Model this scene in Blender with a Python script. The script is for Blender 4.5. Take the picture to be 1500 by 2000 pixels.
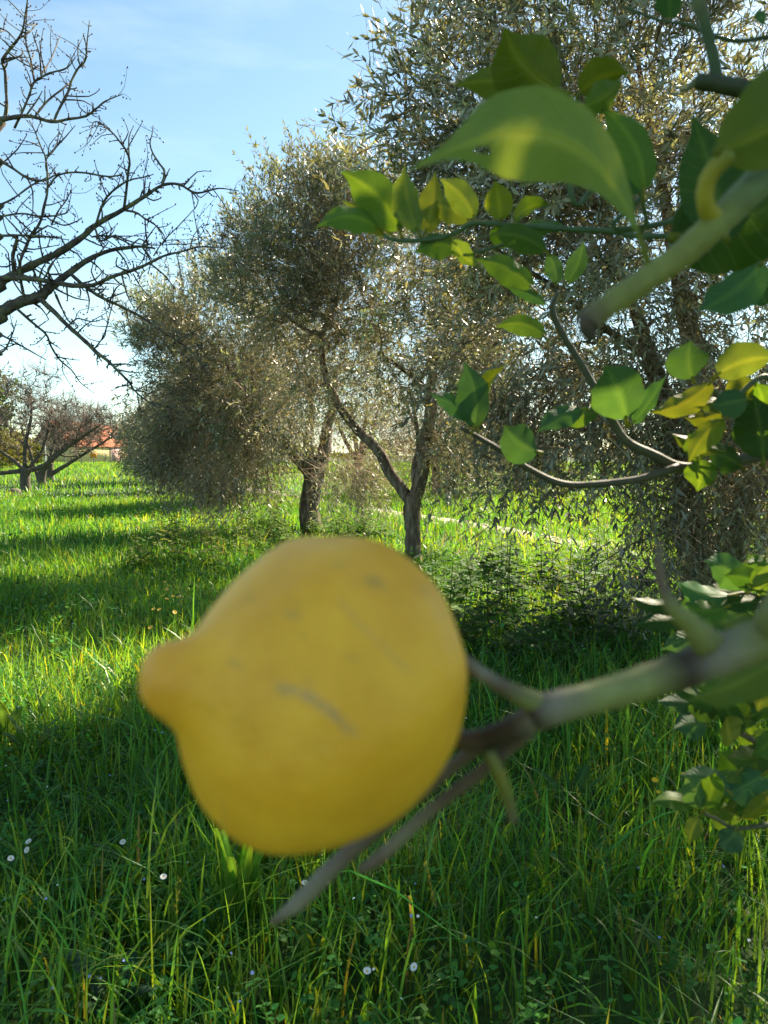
import bpy, math, random
import numpy as np
from mathutils import Vector

for o in list(bpy.data.objects): bpy.data.objects.remove(o)
scene = bpy.context.scene
COL = scene.collection
R = math.radians
rng = np.random.default_rng(7)
random.seed(7)

# ------------------------------------------------------------------ camera
CAMZ, FPX, HORIZ = 1.55, 1500.0, 888.0
PITCH = math.atan((1000 - HORIZ) / FPX)
cam_d = bpy.data.cameras.new('camera')
cam = bpy.data.objects.new('camera', cam_d); COL.objects.link(cam)
cam.location = (0, 0, CAMZ); cam.rotation_euler = (R(90) - PITCH, 0, 0)
cam_d.sensor_fit = 'HORIZONTAL'; cam_d.sensor_width = 36; cam_d.lens = 36
cam_d.clip_start = 0.01; cam_d.clip_end = 3000
cam_d.dof.use_dof = True; cam_d.dof.focus_distance = 6.0; cam_d.dof.aperture_fstop = 14.5
scene.camera = cam

# ------------------------------------------------------------------ light
SUN_AZ, SUN_EL = R(37), R(39)          # azimuth measured from +Y towards +X
world = bpy.data.worlds.new('World'); scene.world = world; world.use_nodes = True
nt = world.node_tree; nt.nodes.clear()
wo = nt.nodes.new('ShaderNodeOutputWorld'); bg = nt.nodes.new('ShaderNodeBackground')
sky = nt.nodes.new('ShaderNodeTexSky'); sky.sky_type = 'NISHITA'; sky.sun_disc = False
sky.sun_elevation = SUN_EL; sky.sun_rotation = SUN_AZ
sky.air_density = 0.85; sky.dust_density = 0.25; sky.ozone_density = 0.4
bg.inputs['Strength'].default_value = 0.05
tc = nt.nodes.new('ShaderNodeTexCoord'); mp = nt.nodes.new('ShaderNodeMapping')
mp.inputs['Scale'].default_value = (1.6, 1.6, 7.0); mp.inputs['Rotation'].default_value = (0, R(8), R(20))
nz = nt.nodes.new('ShaderNodeTexNoise'); nz.inputs['Scale'].default_value = 1.7; nz.inputs['Detail'].default_value = 6
nz.inputs['Roughness'].default_value = 0.55
cr = nt.nodes.new('ShaderNodeValToRGB'); cr.color_ramp.elements[0].position = 0.48; cr.color_ramp.elements[1].position = 0.80
cr.color_ramp.elements[1].color = (0.55, 0.55, 0.55, 1)
mixc = nt.nodes.new('ShaderNodeMixRGB'); mixc.inputs['Color2'].default_value = (4.2, 4.6, 4.9, 1)
L = nt.links.new
L(tc.outputs['Generated'], mp.inputs['Vector']); L(mp.outputs['Vector'], nz.inputs['Vector'])
L(nz.outputs['Fac'], cr.inputs['Fac']); L(cr.outputs['Color'], mixc.inputs['Fac'])
L(sky.outputs['Color'], mixc.inputs['Color1']); tint = nt.nodes.new('ShaderNodeMixRGB'); tint.blend_type = 'MULTIPLY'; tint.inputs['Fac'].default_value = 1
tint.inputs['Color2'].default_value = (0.84, 0.93, 0.83, 1); L(mixc.outputs['Color'], tint.inputs['Color1']); L(tint.outputs['Color'], bg.inputs['Color'])
L(bg.outputs['Background'], wo.inputs['Surface'])

sun_d = bpy.data.lights.new('sun', 'SUN'); sun_d.energy = 3.6; sun_d.angle = R(0.5); sun_d.color = (1.0, 0.86, 0.66)
sun = bpy.data.objects.new('sun', sun_d); COL.objects.link(sun)
S = Vector((math.sin(SUN_AZ) * math.cos(SUN_EL), math.cos(SUN_AZ) * math.cos(SUN_EL), math.sin(SUN_EL)))
sun.rotation_euler = S.to_track_quat('Z', 'Y').to_euler()
scene.view_settings.view_transform = 'Standard'; scene.view_settings.look = 'None'
scene.view_settings.exposure = 2.5; scene.view_settings.gamma = 1.0
scene.render.engine = 'CYCLES'
cy = scene.cycles
cy.use_denoising = True; cy.max_bounces = 5; cy.diffuse_bounces = 3; cy.transmission_bounces = 4; cy.transparent_max_bounces = 8
cy.sample_clamp_indirect = 6.0; cy.caustics_reflective = False; cy.caustics_refractive = False

# ------------------------------------------------------------------ helpers
def nrm(v):
    v = np.asarray(v, float)
    return v / np.maximum(np.linalg.norm(v, axis=-1, keepdims=True), 1e-9)

CAM = np.array((0, 0, CAMZ)); FW = np.array((0, math.cos(PITCH), -math.sin(PITCH)))
UP = np.array((0, math.sin(PITCH), math.cos(PITCH))); RT = np.array((1., 0, 0))
def P(px, py, d):
    """point seen at a photograph pixel, d metres deep"""
    return CAM + d * (FW + (px - 750) / FPX * RT + (1000 - py) / FPX * UP)

def ground_z(x, y):
    x = np.asarray(x, float); y = np.asarray(y, float)
    n = 0.022 * np.sin(x * 0.9 + 1.3 * np.sin(y * 0.5)) + 0.018 * np.sin(y * 1.1 + 0.7 * np.sin(x * 0.8) + 2)
    n = n * np.clip(1.5 - np.hypot(x, y) / 40, 0, 1)
    rise = 0.47 * np.clip((y - 30) / 65, 0, 1)
    return n + rise * (3 - 2 * np.clip((y - 30) / 65, 0, 1)) * np.clip((y - 30) / 65, 0, 1) ** 1 / 1.0 if False else n + 0.47 * (lambda s: s * s * (3 - 2 * s))(np.clip((y - 30) / 65, 0, 1))

class MB:
    def __init__(self): self.V = []; self.Q = []; self.T = []; self.C = []; self.n = 0
    def add(self, v, q=None, t=None, c=None):
        v = np.asarray(v, float).reshape(-1, 3)
        self.V.append(v)
        if q is not None and len(q): self.Q.append(np.asarray(q, int).reshape(-1, 4) + self.n)
        if t is not None and len(t): self.T.append(np.asarray(t, int).reshape(-1, 3) + self.n)
        if c is None: c = (1, 1, 1)
        self.C.append(np.broadcast_to(np.asarray(c, float), v.shape))
        self.n += len(v)
    def build(self, name, mat, parent=None, smooth=True, kind=None, origin=None):
        V = np.concatenate(self.V) if self.V else np.zeros((0, 3))
        C = np.concatenate(self.C) if self.C else np.zeros((0, 3))
        if origin is not None: V = V - np.asarray(origin)
        Q = np.concatenate(self.Q) if self.Q else np.zeros((0, 4), int)
        T = np.concatenate(self.T) if self.T else np.zeros((0, 3), int)
        me = bpy.data.meshes.new(name)
        me.vertices.add(len(V)); me.vertices.foreach_set('co', V.astype(np.float32).ravel())
        nl = Q.size + T.size
        me.loops.add(nl); me.loops.foreach_set('vertex_index', np.concatenate([Q.ravel(), T.ravel()]).astype(np.int32))
        npoly = len(Q) + len(T)
        me.polygons.add(npoly)
        st = np.concatenate([np.arange(len(Q)) * 4, Q.size + np.arange(len(T)) * 3])
        me.polygons.foreach_set('loop_start', st.astype(np.int32))
        if smooth: me.polygons.foreach_set('use_smooth', np.ones(npoly, bool))
        a = me.color_attributes.new('Col', 'FLOAT_COLOR', 'POINT')
        a.data.foreach_set('color', np.concatenate([C, np.ones((len(C), 1))], 1).astype(np.float32).ravel())
        me.update(calc_edges=True); me.materials.append(mat)
        o = bpy.data.objects.new(name, me); COL.objects.link(o)
        if parent is not None: o.parent = parent
        if origin is not None: o.location = tuple(origin)
        if kind: o['kind'] = kind
        return o

def tag(o, label=None, cat=None, group=None, kind=None):
    if label: o['label'] = label
    if cat: o['category'] = cat
    if group: o['group'] = group
    if kind: o['kind'] = kind
    return o
def empty(name, loc=(0, 0, 0)):
    o = bpy.data.objects.new(name, None); COL.objects.link(o); o.location = tuple(loc); o.empty_display_size = 0.1
    return o
def part(mb, name, mat, root, kind=None, smooth=True):
    """mb holds world coordinates; the part hangs under root"""
    o = mb.build(name, mat, None, smooth, kind, origin=None)
    base = np.array(root_world(root))
    me = o.data
    n = len(me.vertices); co = np.empty(n * 3, np.float32); me.vertices.foreach_get('co', co)
    co = (co.reshape(-1, 3) - base).astype(np.float32); me.vertices.foreach_set('co', co.ravel()); me.update()
    o.parent = root
    return o
def root_world(o):
    v = Vector((0, 0, 0))
    while o is not None: v = v + o.location; o = o.parent
    return v

def smooth_path(pts, vals, n=4):
    pts = np.asarray(pts, float); vals = np.asarray(vals, float)
    if len(pts) < 3: 
        t = np.linspace(0, 1, n + 1)[:, None]
        return pts[0] * (1 - t) + pts[-1] * t, (vals[0] * (1 - t) + vals[-1] * t)[:, 0]
    p = np.vstack([2 * pts[0] - pts[1], pts, 2 * pts[-1] - pts[-2]])
    out = []; ov = []
    for i in range(len(pts) - 1):
        a, b, c, d = p[i:i + 4]
        for k in range(n):
            t = k / n
            out.append(0.5 * (2 * b + (c - a) * t + (2 * a - 5 * b + 4 * c - d) * t * t + (3 * b - a - 3 * c + d) * t ** 3))
            ov.append(vals[i] * (1 - t) + vals[i + 1] * t)
    out.append(pts[-1]); ov.append(vals[-1])
    return np.array(out), np.array(ov)

def tube(mb, pts, rad, sides=6, col=(1, 1, 1), sm=3, wob=0.0, caps=True):
    pts, rad = smooth_path(pts, rad, sm) if sm > 1 else (np.asarray(pts, float), np.asarray(rad, float))
    n = len(pts); tang = nrm(np.gradient(pts, axis=0))
    u = np.cross(tang[0], (0.13, 0.21, 1.0)); u = nrm(u)
    us = []
    for i in range(n):
        u = nrm(u - tang[i] * np.dot(u, tang[i])); us.append(u)
    us = np.array(us); ws = np.cross(tang, us)
    ang = np.arange(sides) / sides * 2 * math.pi
    r = rad[:, None] * (1 + wob * rng.normal(size=(n, sides)))
    v = pts[:, None] + r[..., None] * (np.cos(ang)[None, :, None] * us[:, None] + np.sin(ang)[None, :, None] * ws[:, None])
    i = np.arange(n - 1)[:, None] * sides; j = np.arange(sides)[None]; j2 = (j + 1) % sides
    q = np.stack([i + j, i + j2, i + sides + j2, i + sides + j], -1).reshape(-1, 4)
    v = v.reshape(-1, 3); t = []
    if caps:
        v = np.vstack([v, pts[0] - tang[0] * rad[0] * 0.3, pts[-1] + tang[-1] * rad[-1] * 0.5])
        a, b = n * sides, n * sides + 1
        for k in range(sides):
            t.append((a, (k + 1) % sides, k)); t.append((b, (n - 1) * sides + k, (n - 1) * sides + (k + 1) % sides))
    mb.add(v, q, t, col)
    return pts, rad

def many_stems(mb, p0, d, Ln, bend, r, col, segs=1):
    """vectorised thin three-sided twigs: N origins, directions, lengths, bend vectors"""
    N = len(p0); ts = np.linspace(0, 1, segs + 1)
    a = nrm(np.cross(d, (0.31, 0.52, 0.8))); b = np.cross(d, a)
    V = []
    for t in ts:
        c = p0 + d * (Ln * t)[:, None] + bend * (t * t)
        rr = (r * (1 - 0.6 * t))[:, None]
        for k in range(3):
            an = k * 2.0944; V.append(c + rr * (math.cos(an) * a + math.sin(an) * b))
    V = np.stack(V, 1); m = V.shape[1]
    q = []
    for s in range(segs):
        for k in range(3):
            k2 = (k + 1) % 3; q.append((s * 3 + k, s * 3 + k2, s * 3 + 3 + k2, s * 3 + 3 + k))
    q = np.array(q)[None] + (np.arange(N) * m)[:, None, None]
    c = np.broadcast_to(np.asarray(col, float), (N, 3)) if np.ndim(col) == 1 else col
    mb.add(V.reshape(-1, 3), q.reshape(-1, 4), None, np.repeat(c, m, 0))

def many_leaves(mb, p, d, nm, ln, wd, col, fine=False):
    """vectorised lance-shaped leaves"""
    d = nrm(d); s = nrm(np.cross(d, nm)); n = np.cross(s, d); N = len(p)
    l = ln[:, None]; w = wd[:, None] * 0.5
    if fine:
        V = np.stack([p, p + d * l * .33 + s * w * .95 - n * w * .3, p + d * l * .33 - s * w * .95 - n * w * .3,
                      p + d * l * .68 + s * w * .85 - n * l * .04, p + d * l * .68 - s * w * .85 - n * l * .04, p + d * l - n * l * .12], 1)
        q = np.array([[1, 2, 4, 3]]); t = np.array([[0, 2, 1], [3, 4, 5]]); m = 6
        o = (np.arange(N) * m)[:, None, None]
        mb.add(V.reshape(-1, 3), (q[None] + o).reshape(-1, 4), (t[None] + o).reshape(-1, 3), np.repeat(col, m, 0))
    else:
        V = np.stack([p, p + d * l * .45 + s * w, p + d * l - n * l * .08, p + d * l * .45 - s * w], 1)
        q = np.array([[0, 1, 2, 3]])[None] + (np.arange(N) * 4)[:, None, None]
        mb.add(V.reshape(-1, 3), q.reshape(-1, 4), None, np.repeat(col, 4, 0))

def rdir(n): return nrm(rng.normal(size=(n, 3)))

# ------------------------------------------------------------------ materials
def new_mat(name):
    m = bpy.data.materials.new(name); m.use_nodes = True; t = m.node_tree; t.nodes.clear()
    return m, t, t.nodes.new('ShaderNodeOutputMaterial')
def attr(t, name='Col'):
    a = t.nodes.new('ShaderNodeAttribute'); a.attribute_name = name; return a
def noise(t, scale, detail=5, rough=0.55, coord='Object', stretch=None):
    c = t.nodes.new('ShaderNodeTexCoord'); n = t.nodes.new('ShaderNodeTexNoise')
    n.inputs['Scale'].default_value = scale; n.inputs['Detail'].default_value = detail; n.inputs['Roughness'].default_value = rough
    if stretch:
        m = t.nodes.new('ShaderNodeMapping'); m.inputs['Scale'].default_value = stretch
        t.links.new(c.outputs[coord], m.inputs['Vector']); t.links.new(m.outputs['Vector'], n.inputs['Vector'])
    else: t.links.new(c.outputs[coord], n.inputs['Vector'])
    return n
def ramp(t, src, stops):
    r = t.nodes.new('ShaderNodeValToRGB')
    while len(r.color_ramp.elements) < len(stops): r.color_ramp.elements.new(0.5)
    for e, (p, c) in zip(r.color_ramp.elements, stops): e.position = p; e.color = (*c, 1)
    t.links.new(src, r.inputs['Fac']); return r
def mul(t, a, b):
    m = t.nodes.new('ShaderNodeMixRGB'); m.blend_type = 'MULTIPLY'; m.inputs['Fac'].default_value = 1
    t.links.new(a, m.inputs['Color1']); t.links.new(b, m.inputs['Color2']); return m

def leaf_mat(name, trans=0.4, rough=0.5, spec=0.35, back=None, tgain=(1.5, 1.6, 0.7), mottle=None, bump=0.0):
    m, t, out = new_mat(name)
    a = attr(t); c = a.outputs['Color']
    if mottle:
        n = noise(t, mottle[0], 4); r = ramp(t, n.outputs['Fac'], [(0.3, mottle[1]), (0.7, mottle[2])]); c = mul(t, c, r.outputs['Color']).outputs['Color']
    front = c
    if back:
        g = t.nodes.new('ShaderNodeNewGeometry'); mx = t.nodes.new('ShaderNodeMixRGB')
        t.links.new(g.outputs['Backfacing'], mx.inputs['Fac']); t.links.new(c, mx.inputs['Color1'])
        bk = t.nodes.new('ShaderNodeMixRGB'); bk.blend_type = 'MIX'; bk.inputs['Fac'].default_value = 0.65
        t.links.new(c, bk.inputs['Color1']); bk.inputs['Color2'].default_value = (*back, 1)
        t.links.new(bk.outputs['Color'], mx.inputs['Color2']); front = mx.outputs['Color']
    p = t.nodes.new('ShaderNodeBsdfPrincipled'); p.inputs['Roughness'].default_value = rough
    p.inputs['Specular IOR Level'].default_value = spec
    t.links.new(front, p.inputs['Base Color'])
    if bump:
        nb = noise(t, 900, 3); b = t.nodes.new('ShaderNodeBump'); b.inputs['Strength'].default_value = bump; b.inputs['Distance'].default_value = 0.001
        t.links.new(nb.outputs['Fac'], b.inputs['Height']); t.links.new(b.outputs['Normal'], p.inputs['Normal'])
    tr = t.nodes.new('ShaderNodeBsdfTranslucent')
    g2 = t.nodes.new('ShaderNodeMixRGB'); g2.blend_type = 'MULTIPLY'; g2.inputs['Fac'].default_value = 1; g2.inputs['Color2'].default_value = (*tgain, 1)
    t.links.new(c, g2.inputs['Color1']); t.links.new(g2.outputs['Color'], tr.inputs['Color'])
    s = t.nodes.new('ShaderNodeMixShader'); s.inputs['Fac'].default_value = trans
    t.links.new(p.outputs['BSDF'], s.inputs[1]); t.links.new(tr.outputs['BSDF'], s.inputs[2]); t.links.new(s.outputs['Shader'], out.inputs['Surface'])
    return m

def add_veins(m):
    t = m.node_tree; a = attr(t, 'leaf_uv'); sp = t.nodes.new('ShaderNodeSeparateXYZ'); t.links.new(a.outputs['Vector'], sp.inputs['Vector'])
    def mt(op, x, y):
        n = t.nodes.new('ShaderNodeMath'); n.operation = op
        for k, v in enumerate((x, y)):
            if isinstance(v, (int, float)): n.inputs[k].default_value = v
            else: t.links.new(v, n.inputs[k])
        return n.outputs[0]
    ab = mt('ABSOLUTE', sp.outputs['Y'], 0); ph = mt('SUBTRACT', mt('MULTIPLY', sp.outputs['X'], 10.0), mt('MULTIPLY', ab, 1.9))
    fr = mt('ABSOLUTE', mt('SUBTRACT', mt('FRACT', ph, 0), .5), 0); side = mt('SUBTRACT', 1, mt('MULTIPLY', fr, 9.0)); side = mt('MAXIMUM', side, 0)
    ribv = mt('MAXIMUM', mt('SUBTRACT', 1, mt('MULTIPLY', ab, 14.0)), 0); v = mt('MULTIPLY', mt('MAXIMUM', mt('MULTIPLY', side, .55), ribv), sp.outputs['Z'])
    mx = t.nodes.new('ShaderNodeMixRGB'); mx.blend_type = 'MIX'; f = mt('MULTIPLY', v, .38); t.links.new(f, mx.inputs['Fac'])
    p = next(n for n in t.nodes if n.type == 'BSDF_PRINCIPLED'); src = p.inputs['Base Color'].links[0].from_socket
    t.links.new(src, mx.inputs['Color1']); mx.inputs['Color2'].default_value = (.24, .27, .07, 1); t.links.new(mx.outputs['Color'], p.inputs['Base Color'])
    b = t.nodes.new('ShaderNodeBump'); b.inputs['Strength'].default_value = .5; b.inputs['Distance'].default_value = .0012; b.invert = True
    t.links.new(v, b.inputs['Height'])
    if p.inputs['Normal'].links: t.links.new(p.inputs['Normal'].links[0].from_socket, b.inputs['Normal'])
    t.links.new(b.outputs['Normal'], p.inputs['Normal'])

def solid_mat(name, stops, scale=8, rough=0.85, bump=0.4, dist=0.01, stretch=None, useattr=True, spec=0.2, detail=6):
    m, t, out = new_mat(name)
    n = noise(t, scale, detail, 0.6, 'Object', stretch); r = ramp(t, n.outputs['Fac'], stops)
    c = r.outputs['Color']
    if useattr: c = mul(t, c, attr(t).outputs['Color']).outputs['Color']
    p = t.nodes.new('ShaderNodeBsdfPrincipled'); p.inputs['Roughness'].default_value = rough; p.inputs['Specular IOR Level'].default_value = spec
    t.links.new(c, p.inputs['Base Color'])
    b = t.nodes.new('ShaderNodeBump'); b.inputs['Strength'].default_value = bump; b.inputs['Distance'].default_value = dist
    t.links.new(n.outputs['Fac'], b.inputs['Height']); t.links.new(b.outputs['Normal'], p.inputs['Normal'])
    t.links.new(p.outputs['BSDF'], out.inputs['Surface'])
    return m

M = {}
M['olive_leaf'] = leaf_mat('olive_leaf', 0.28, 0.42, 0.5, back=(0.42, 0.42, 0.33), tgain=(1.7, 1.6, 0.7))
M['grass'] = leaf_mat('grass_blade', 0.5, 0.42, 0.4, tgain=(3.2, 1.6, 0.5))
M['herb'] = leaf_mat('herb_leaf', 0.42, 0.6, 0.12, tgain=(1.8, 1.55, 0.5))
M['lemon_leaf'] = leaf_mat('lemon_leaf', 0.38, 0.5, 0.17, tgain=(1.7, 1.5, 0.4), mottle=(26, (0.75, 0.82, 0.8), (1.2, 1.12, 1.0)), bump=0.15)
add_veins(M['lemon_leaf'])
M['petal'] = leaf_mat('petal', 0.3, 0.6, 0.2, tgain=(1, 1, 1))
M['twig'] = solid_mat('twig', [(0.3, (0.65, 0.62, 0.6)), (0.7, (1.1, 1.05, 1.0))], 14, useattr=True, bump=0.2)
M['olive_bark'] = solid_mat('olive_bark', [(0.32, (0.04, 0.03, 0.022)), (0.5, (0.14, 0.105, 0.075)), (0.68, (0.30, 0.24, 0.18))], 9, stretch=(1.6, 1.6, 0.45), bump=1.0, dist=0.05, useattr=False)
M['fruit_bark'] = solid_mat('fruit_bark', [(0.32, (0.045, 0.035, 0.03)), (0.50, (0.11, 0.09, 0.075)), (0.64, (0.17, 0.17, 0.09)), (0.78, (0.34, 0.30, 0.14))], 22, bump=0.8, dist=0.01, useattr=True)
M['lemon_bark'] = solid_mat('lemon_bark', [(0.3, (0.75, 0.72, 0.7)), (0.6, (1.0, 1.0, 1.0)), (0.78, (1.25, 1.2, 1.25))], 90, rough=0.6, bump=0.5, dist=0.0012, useattr=True, spec=0.3)
M['soil'] = solid_mat('meadow_soil', [(0.3, (0.025, 0.04, 0.012)), (0.55, (0.045, 0.085, 0.018)), (0.75, (0.075, 0.12, 0.03))], 3.5, bump=0.6, dist=0.05, useattr=False)
M['path'] = solid_mat('gravel_path', [(0.3, (0.22, 0.19, 0.15)), (0.6, (0.36, 0.32, 0.26)), (0.8, (0.46, 0.42, 0.36))], 14, bump=0.6, dist=0.02, useattr=False)
M['plaster'] = solid_mat('plaster', [(0.3, (0.9, 0.9, 0.88)), (0.7, (1.05, 1.05, 1.05))], 1.2, bump=0.15, useattr=True)
M['stone'] = solid_mat('stone', [(0.3, (0.5, 0.5, 0.48)), (0.7, (1.1, 1.1, 1.1))], 9, bump=0.8, dist=0.02, useattr=True)
M['tile'] = solid_mat('roof_tile', [(0.3, (0.6, 0.55, 0.5)), (0.7, (1.15, 1.1, 1.05))], 1.6, bump=0.3, useattr=True)

def cv(base, n, var=0.25, hue=0.12):
    """n colours round a base colour"""
    k = np.exp(rng.normal(0, var, (n, 1))); h = 1 + rng.normal(0, hue, (n, 3))
    return np.clip(np.asarray(base)[None] * k * h, 0.003, 0.95)

# ------------------------------------------------------------------ ground and path
g = np.sinh(np.linspace(-1, 1, 161) * 7.0) / math.sinh(7.0) * 700
gx, gy = np.meshgrid(g, g + 0.0)
mb = MB(); nn = 161
idx = np.arange(nn * nn).reshape(nn, nn)
mb.add(np.stack([gx, gy, ground_z(gx, gy)], -1).reshape(-1, 3),
       np.stack([idx[:-1, :-1], idx[:-1, 1:], idx[1:, 1:], idx[1:, :-1]], -1).reshape(-1, 4))
tag(mb.build('ground', M['soil']), kind='structure')

PA, PB = np.array((5.9, 7.8)), np.array((-0.55, 22.0))
PDIR = nrm(PB - PA); PN = np.array((PDIR[1], -PDIR[0]))
def path_dist(x, y): return (x - PA[0]) * PN[0] + (y - PA[1]) * PN[1]
mb = MB(); s = np.linspace(-30, 80, 160); rows = []
for k, (w, dz) in enumerate(((-0.52, -0.05), (-0.4, 0.02), (-0.2, 0.03), (0.2, 0.03), (0.4, 0.02), (0.52, -0.05))):
    xy = PA + s[:, None] * PDIR + (w + 0.12 * np.sin(s * 0.9 + k) * (abs(w) > .4))[:, None] * PN
    rows.append(np.column_stack([xy, ground_z(xy[:, 0], xy[:, 1]) + dz]))
v = np.stack(rows, 1); i = np.arange(159)[:, None] * 6; j = np.arange(5)[None]
mb.add(v.reshape(-1, 3), np.stack([i + j, i + j + 1, i + j + 7, i + j + 6], -1).reshape(-1, 4))
tag(mb.build('path', M['path']), kind='structure')

# ------------------------------------------------------------------ olive trees
def scr(path, d, dd=0.0):
    """[(px,py,width_px)] at depth d -> points and radii"""
    n = len(path)
    return (np.array([P(x, y, d + dd * i / max(1, n - 1)) for i, (x, y, w) in enumerate(path)]),
            np.array([w * d / FPX / 2 for (x, y, w) in path]))

def ellipsoid_pts(ells, n, inner=0.45):
    out = []
    wts = np.array([e[2] for e in ells], float); wts /= wts.sum()
    for e, w in zip(ells, wts):
        k = max(1, int(n * w)); r = inner + (1 - inner) * rng.random((k, 1)) ** 0.7
        out.append(np.asarray(e[0]) + rdir(k) * r * np.asarray(e[1]))
    return np.vstack(out)

def grow(mb, nodes, nrad, targets, rmax=0.028, rend=0.005, sides=5, sag=0.06, back=0.0):
    """link every target to the nearest wood already there: a branching skeleton"""
    nodes = list(map(np.asarray, nodes)); nrad = list(nrad); A = np.array(nodes); Rr = np.array(nrad)
    d0 = np.array([np.min(np.linalg.norm(A - t, axis=1)) for t in targets])
    for k in np.argsort(d0):
        t = targets[k]
        dist = np.linalg.norm(A - t, axis=1) + np.maximum(0, A[:, 2] - t[2]) * back
        j = int(np.argmin(dist)); a = A[j]; r0 = min(rmax, max(rend * 1.6, Rr[j] * 0.6))
        L_ = np.linalg.norm(t - a)
        c1 = a + (t - a) * 0.35 + rng.normal(0, 0.10, 3) * L_ + np.array((0, 0, sag * L_))
        c2 = a + (t - a) * 0.7 + rng.normal(0, 0.08, 3) * L_ + np.array((0, 0, sag * L_ * 1.4))
        pts, rr = tube(mb, [a, c1, c2, t], [r0, r0 * 0.8, r0 * 0.55, rend], sides, sm=2, caps=False)
        A = np.vstack([A, pts[1:]]); Rr = np.concatenate([Rr, rr[1:]])
    return A, Rr

OL1, OL2 = (0.155, 0.162, 0.112), (0.115, 0.125, 0.062)
def olive(label, base, trunk, limbs, ells, nclump, nshoot, ll=0.062, nl=7, fine=False, clump_s=0.2, dry=8, tan=(0.40, 0.32, 0.21),
          name='olive_tree', leafcol=OL1, shoot_len=0.34, group='olive trees standing in a row', cat='olive tree', twig_r=0.0026):
    root = empty(name, base); tag(root, label, cat, group)
    m = MB(); tube(m, trunk[0], trunk[1], 12, sm=4, wob=0.06); part(m, 'trunk', M['olive_bark'], root)
    nodes, nr = [], []
    for pts, rad in limbs:
        m = MB(); p_, r_ = tube(m, pts, rad, 9, sm=4, wob=0.05); part(m, 'limb', M['olive_bark'], root)
        nodes += list(p_); nr += list(r_)
    cl = ellipsoid_pts(ells, nclump); cl = cl[cl[:, 2] > 0.35]
    m = MB(); grow(m, nodes, nr, cl, sides=4); part(m, 'branches', M['olive_bark'], root, 'stuff')
    cc = np.mean([np.asarray(e[0]) for e in ells], axis=0); zmin, zmax = cl[:, 2].min(), cl[:, 2].max()
    m = MB(); tw = MB()
    k = len(cl) * nshoot; ci = np.repeat(np.arange(len(cl)), nshoot)
    csz = rng.uniform(0.7, 1.35, len(cl))[ci, None]
    p0 = cl[ci] + rng.normal(0, clump_s, (k, 3)) * csz
    h = ((p0[:, 2] - zmin) / (zmax - zmin))[:, None]
    d = nrm(nrm(p0 - cc) * 0.55 + rdir(k) * 0.65 + np.array((0, 0, 1.0)) * (h * 1.1 - 0.35))
    Ln = shoot_len * rng.uniform(0.55, 1.3, k); bend = np.array((0, 0, -1.0)) * ((1 - h) * 0.5 + 0.05) * Ln[:, None]
    many_stems(tw, p0, d, Ln, bend, np.full(k, twig_r), cv((0.15, 0.13, 0.085), k, 0.25, 0.05), 2 if fine else 1)
    ccol = cv(leafcol, len(cl), 0.34, 0.07)
    for i in range(nl):
        t = 0.12 + 0.88 * i / (nl - 1) + rng.uniform(-.04, .04, k)
        pp = p0 + d * (Ln * t)[:, None] + bend * (t * t)[:, None]; tg = nrm(d + 2 * bend / Ln[:, None] * t[:, None])
        a = nrm(np.cross(tg, (0.3, 0.5, 0.81))); b = np.cross(tg, a)
        ph = (i % 2) * math.pi / 2 + 0.4
        for sgn in (-1, 1):
            keep = rng.random(k) < 0.88
            sd = sgn * (math.cos(ph) * a + math.sin(ph) * b)
            ld = nrm(tg * 0.75 + sd * 0.62 + rdir(k) * 0.28); nm = nrm(tg * 0.8 - sd * 0.5 + rdir(k) * 0.35)
            col = ccol[ci] * np.exp(rng.normal(0, 0.22, (k, 1)))
            yel = rng.random(k) < 0.02; col[yel] = (0.24, 0.19, 0.07)
            ln = ll * rng.uniform(0.65, 1.25, k)
            many_leaves(m, pp[keep], ld[keep], nm[keep], ln[keep], (ln * rng.uniform(0.19, 0.27, k))[keep], col[keep], fine)
    if dry:
        k = len(cl) * dry; ci = np.repeat(np.arange(len(cl)), dry)
        p0 = cl[ci] + rng.normal(0, clump_s * 1.2, (k, 3)); d = rdir(k); Ln = rng.uniform(0.15, 0.45, k)
        hh = (p0[:, 2] - zmin) / (zmax - zmin); ok = rng.random(k) > hh * 1.1 - 0.1
        many_stems(tw, p0[ok], d[ok], Ln[ok], rdir(k)[ok] * 0.15, np.full(ok.sum(), twig_r * 1.15), cv(tan, ok.sum(), 0.3, 0.06))
    part(tw, 'twigs', M['twig'], root, 'stuff'); part(m, 'crown', M['olive_leaf'], root, 'stuff', smooth=False)
    return root

def E(px, py, d, rx, rz, ry=None, w=1.0): return (P(px, py, d), (rx, ry or rx, rz), w)

# second olive from the track gate: slender, forked trunk, 11 m away
d = 11.0
tr = scr([(811, 1112, 40), (808, 1080, 33), (806, 1040, 30), (805, 1000, 33), (806, 972, 34)], d)
limb = [scr([(806, 985, 24), (785, 955, 24), (762, 925, 22), (745, 890, 21), (722, 862, 20), (700, 842, 18), (665, 798, 17), (645, 755, 16), (632, 715, 14), (629, 655, 12), (655, 600, 9), (664, 540, 6), (660, 480, 4)], d, 0.5),
        scr([(806, 985, 28), (820, 945, 28), (828, 900, 26), (834, 850, 26), (842, 800, 24), (840, 765, 20), (852, 700, 14), (875, 640, 10), (880, 560, 6)], d, -0.4),
        scr([(812, 960, 14), (809, 915, 13), (818, 870, 12), (812, 820, 8), (800, 760, 5)], d, 0.3),
        scr([(840, 775, 14), (815, 742, 12), (778, 715, 9), (740, 690, 6)], d, -0.6),
        scr([(629, 655, 9), (590, 640, 7), (545, 600, 5), (520, 540, 3)], d, 0.6)]
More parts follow.
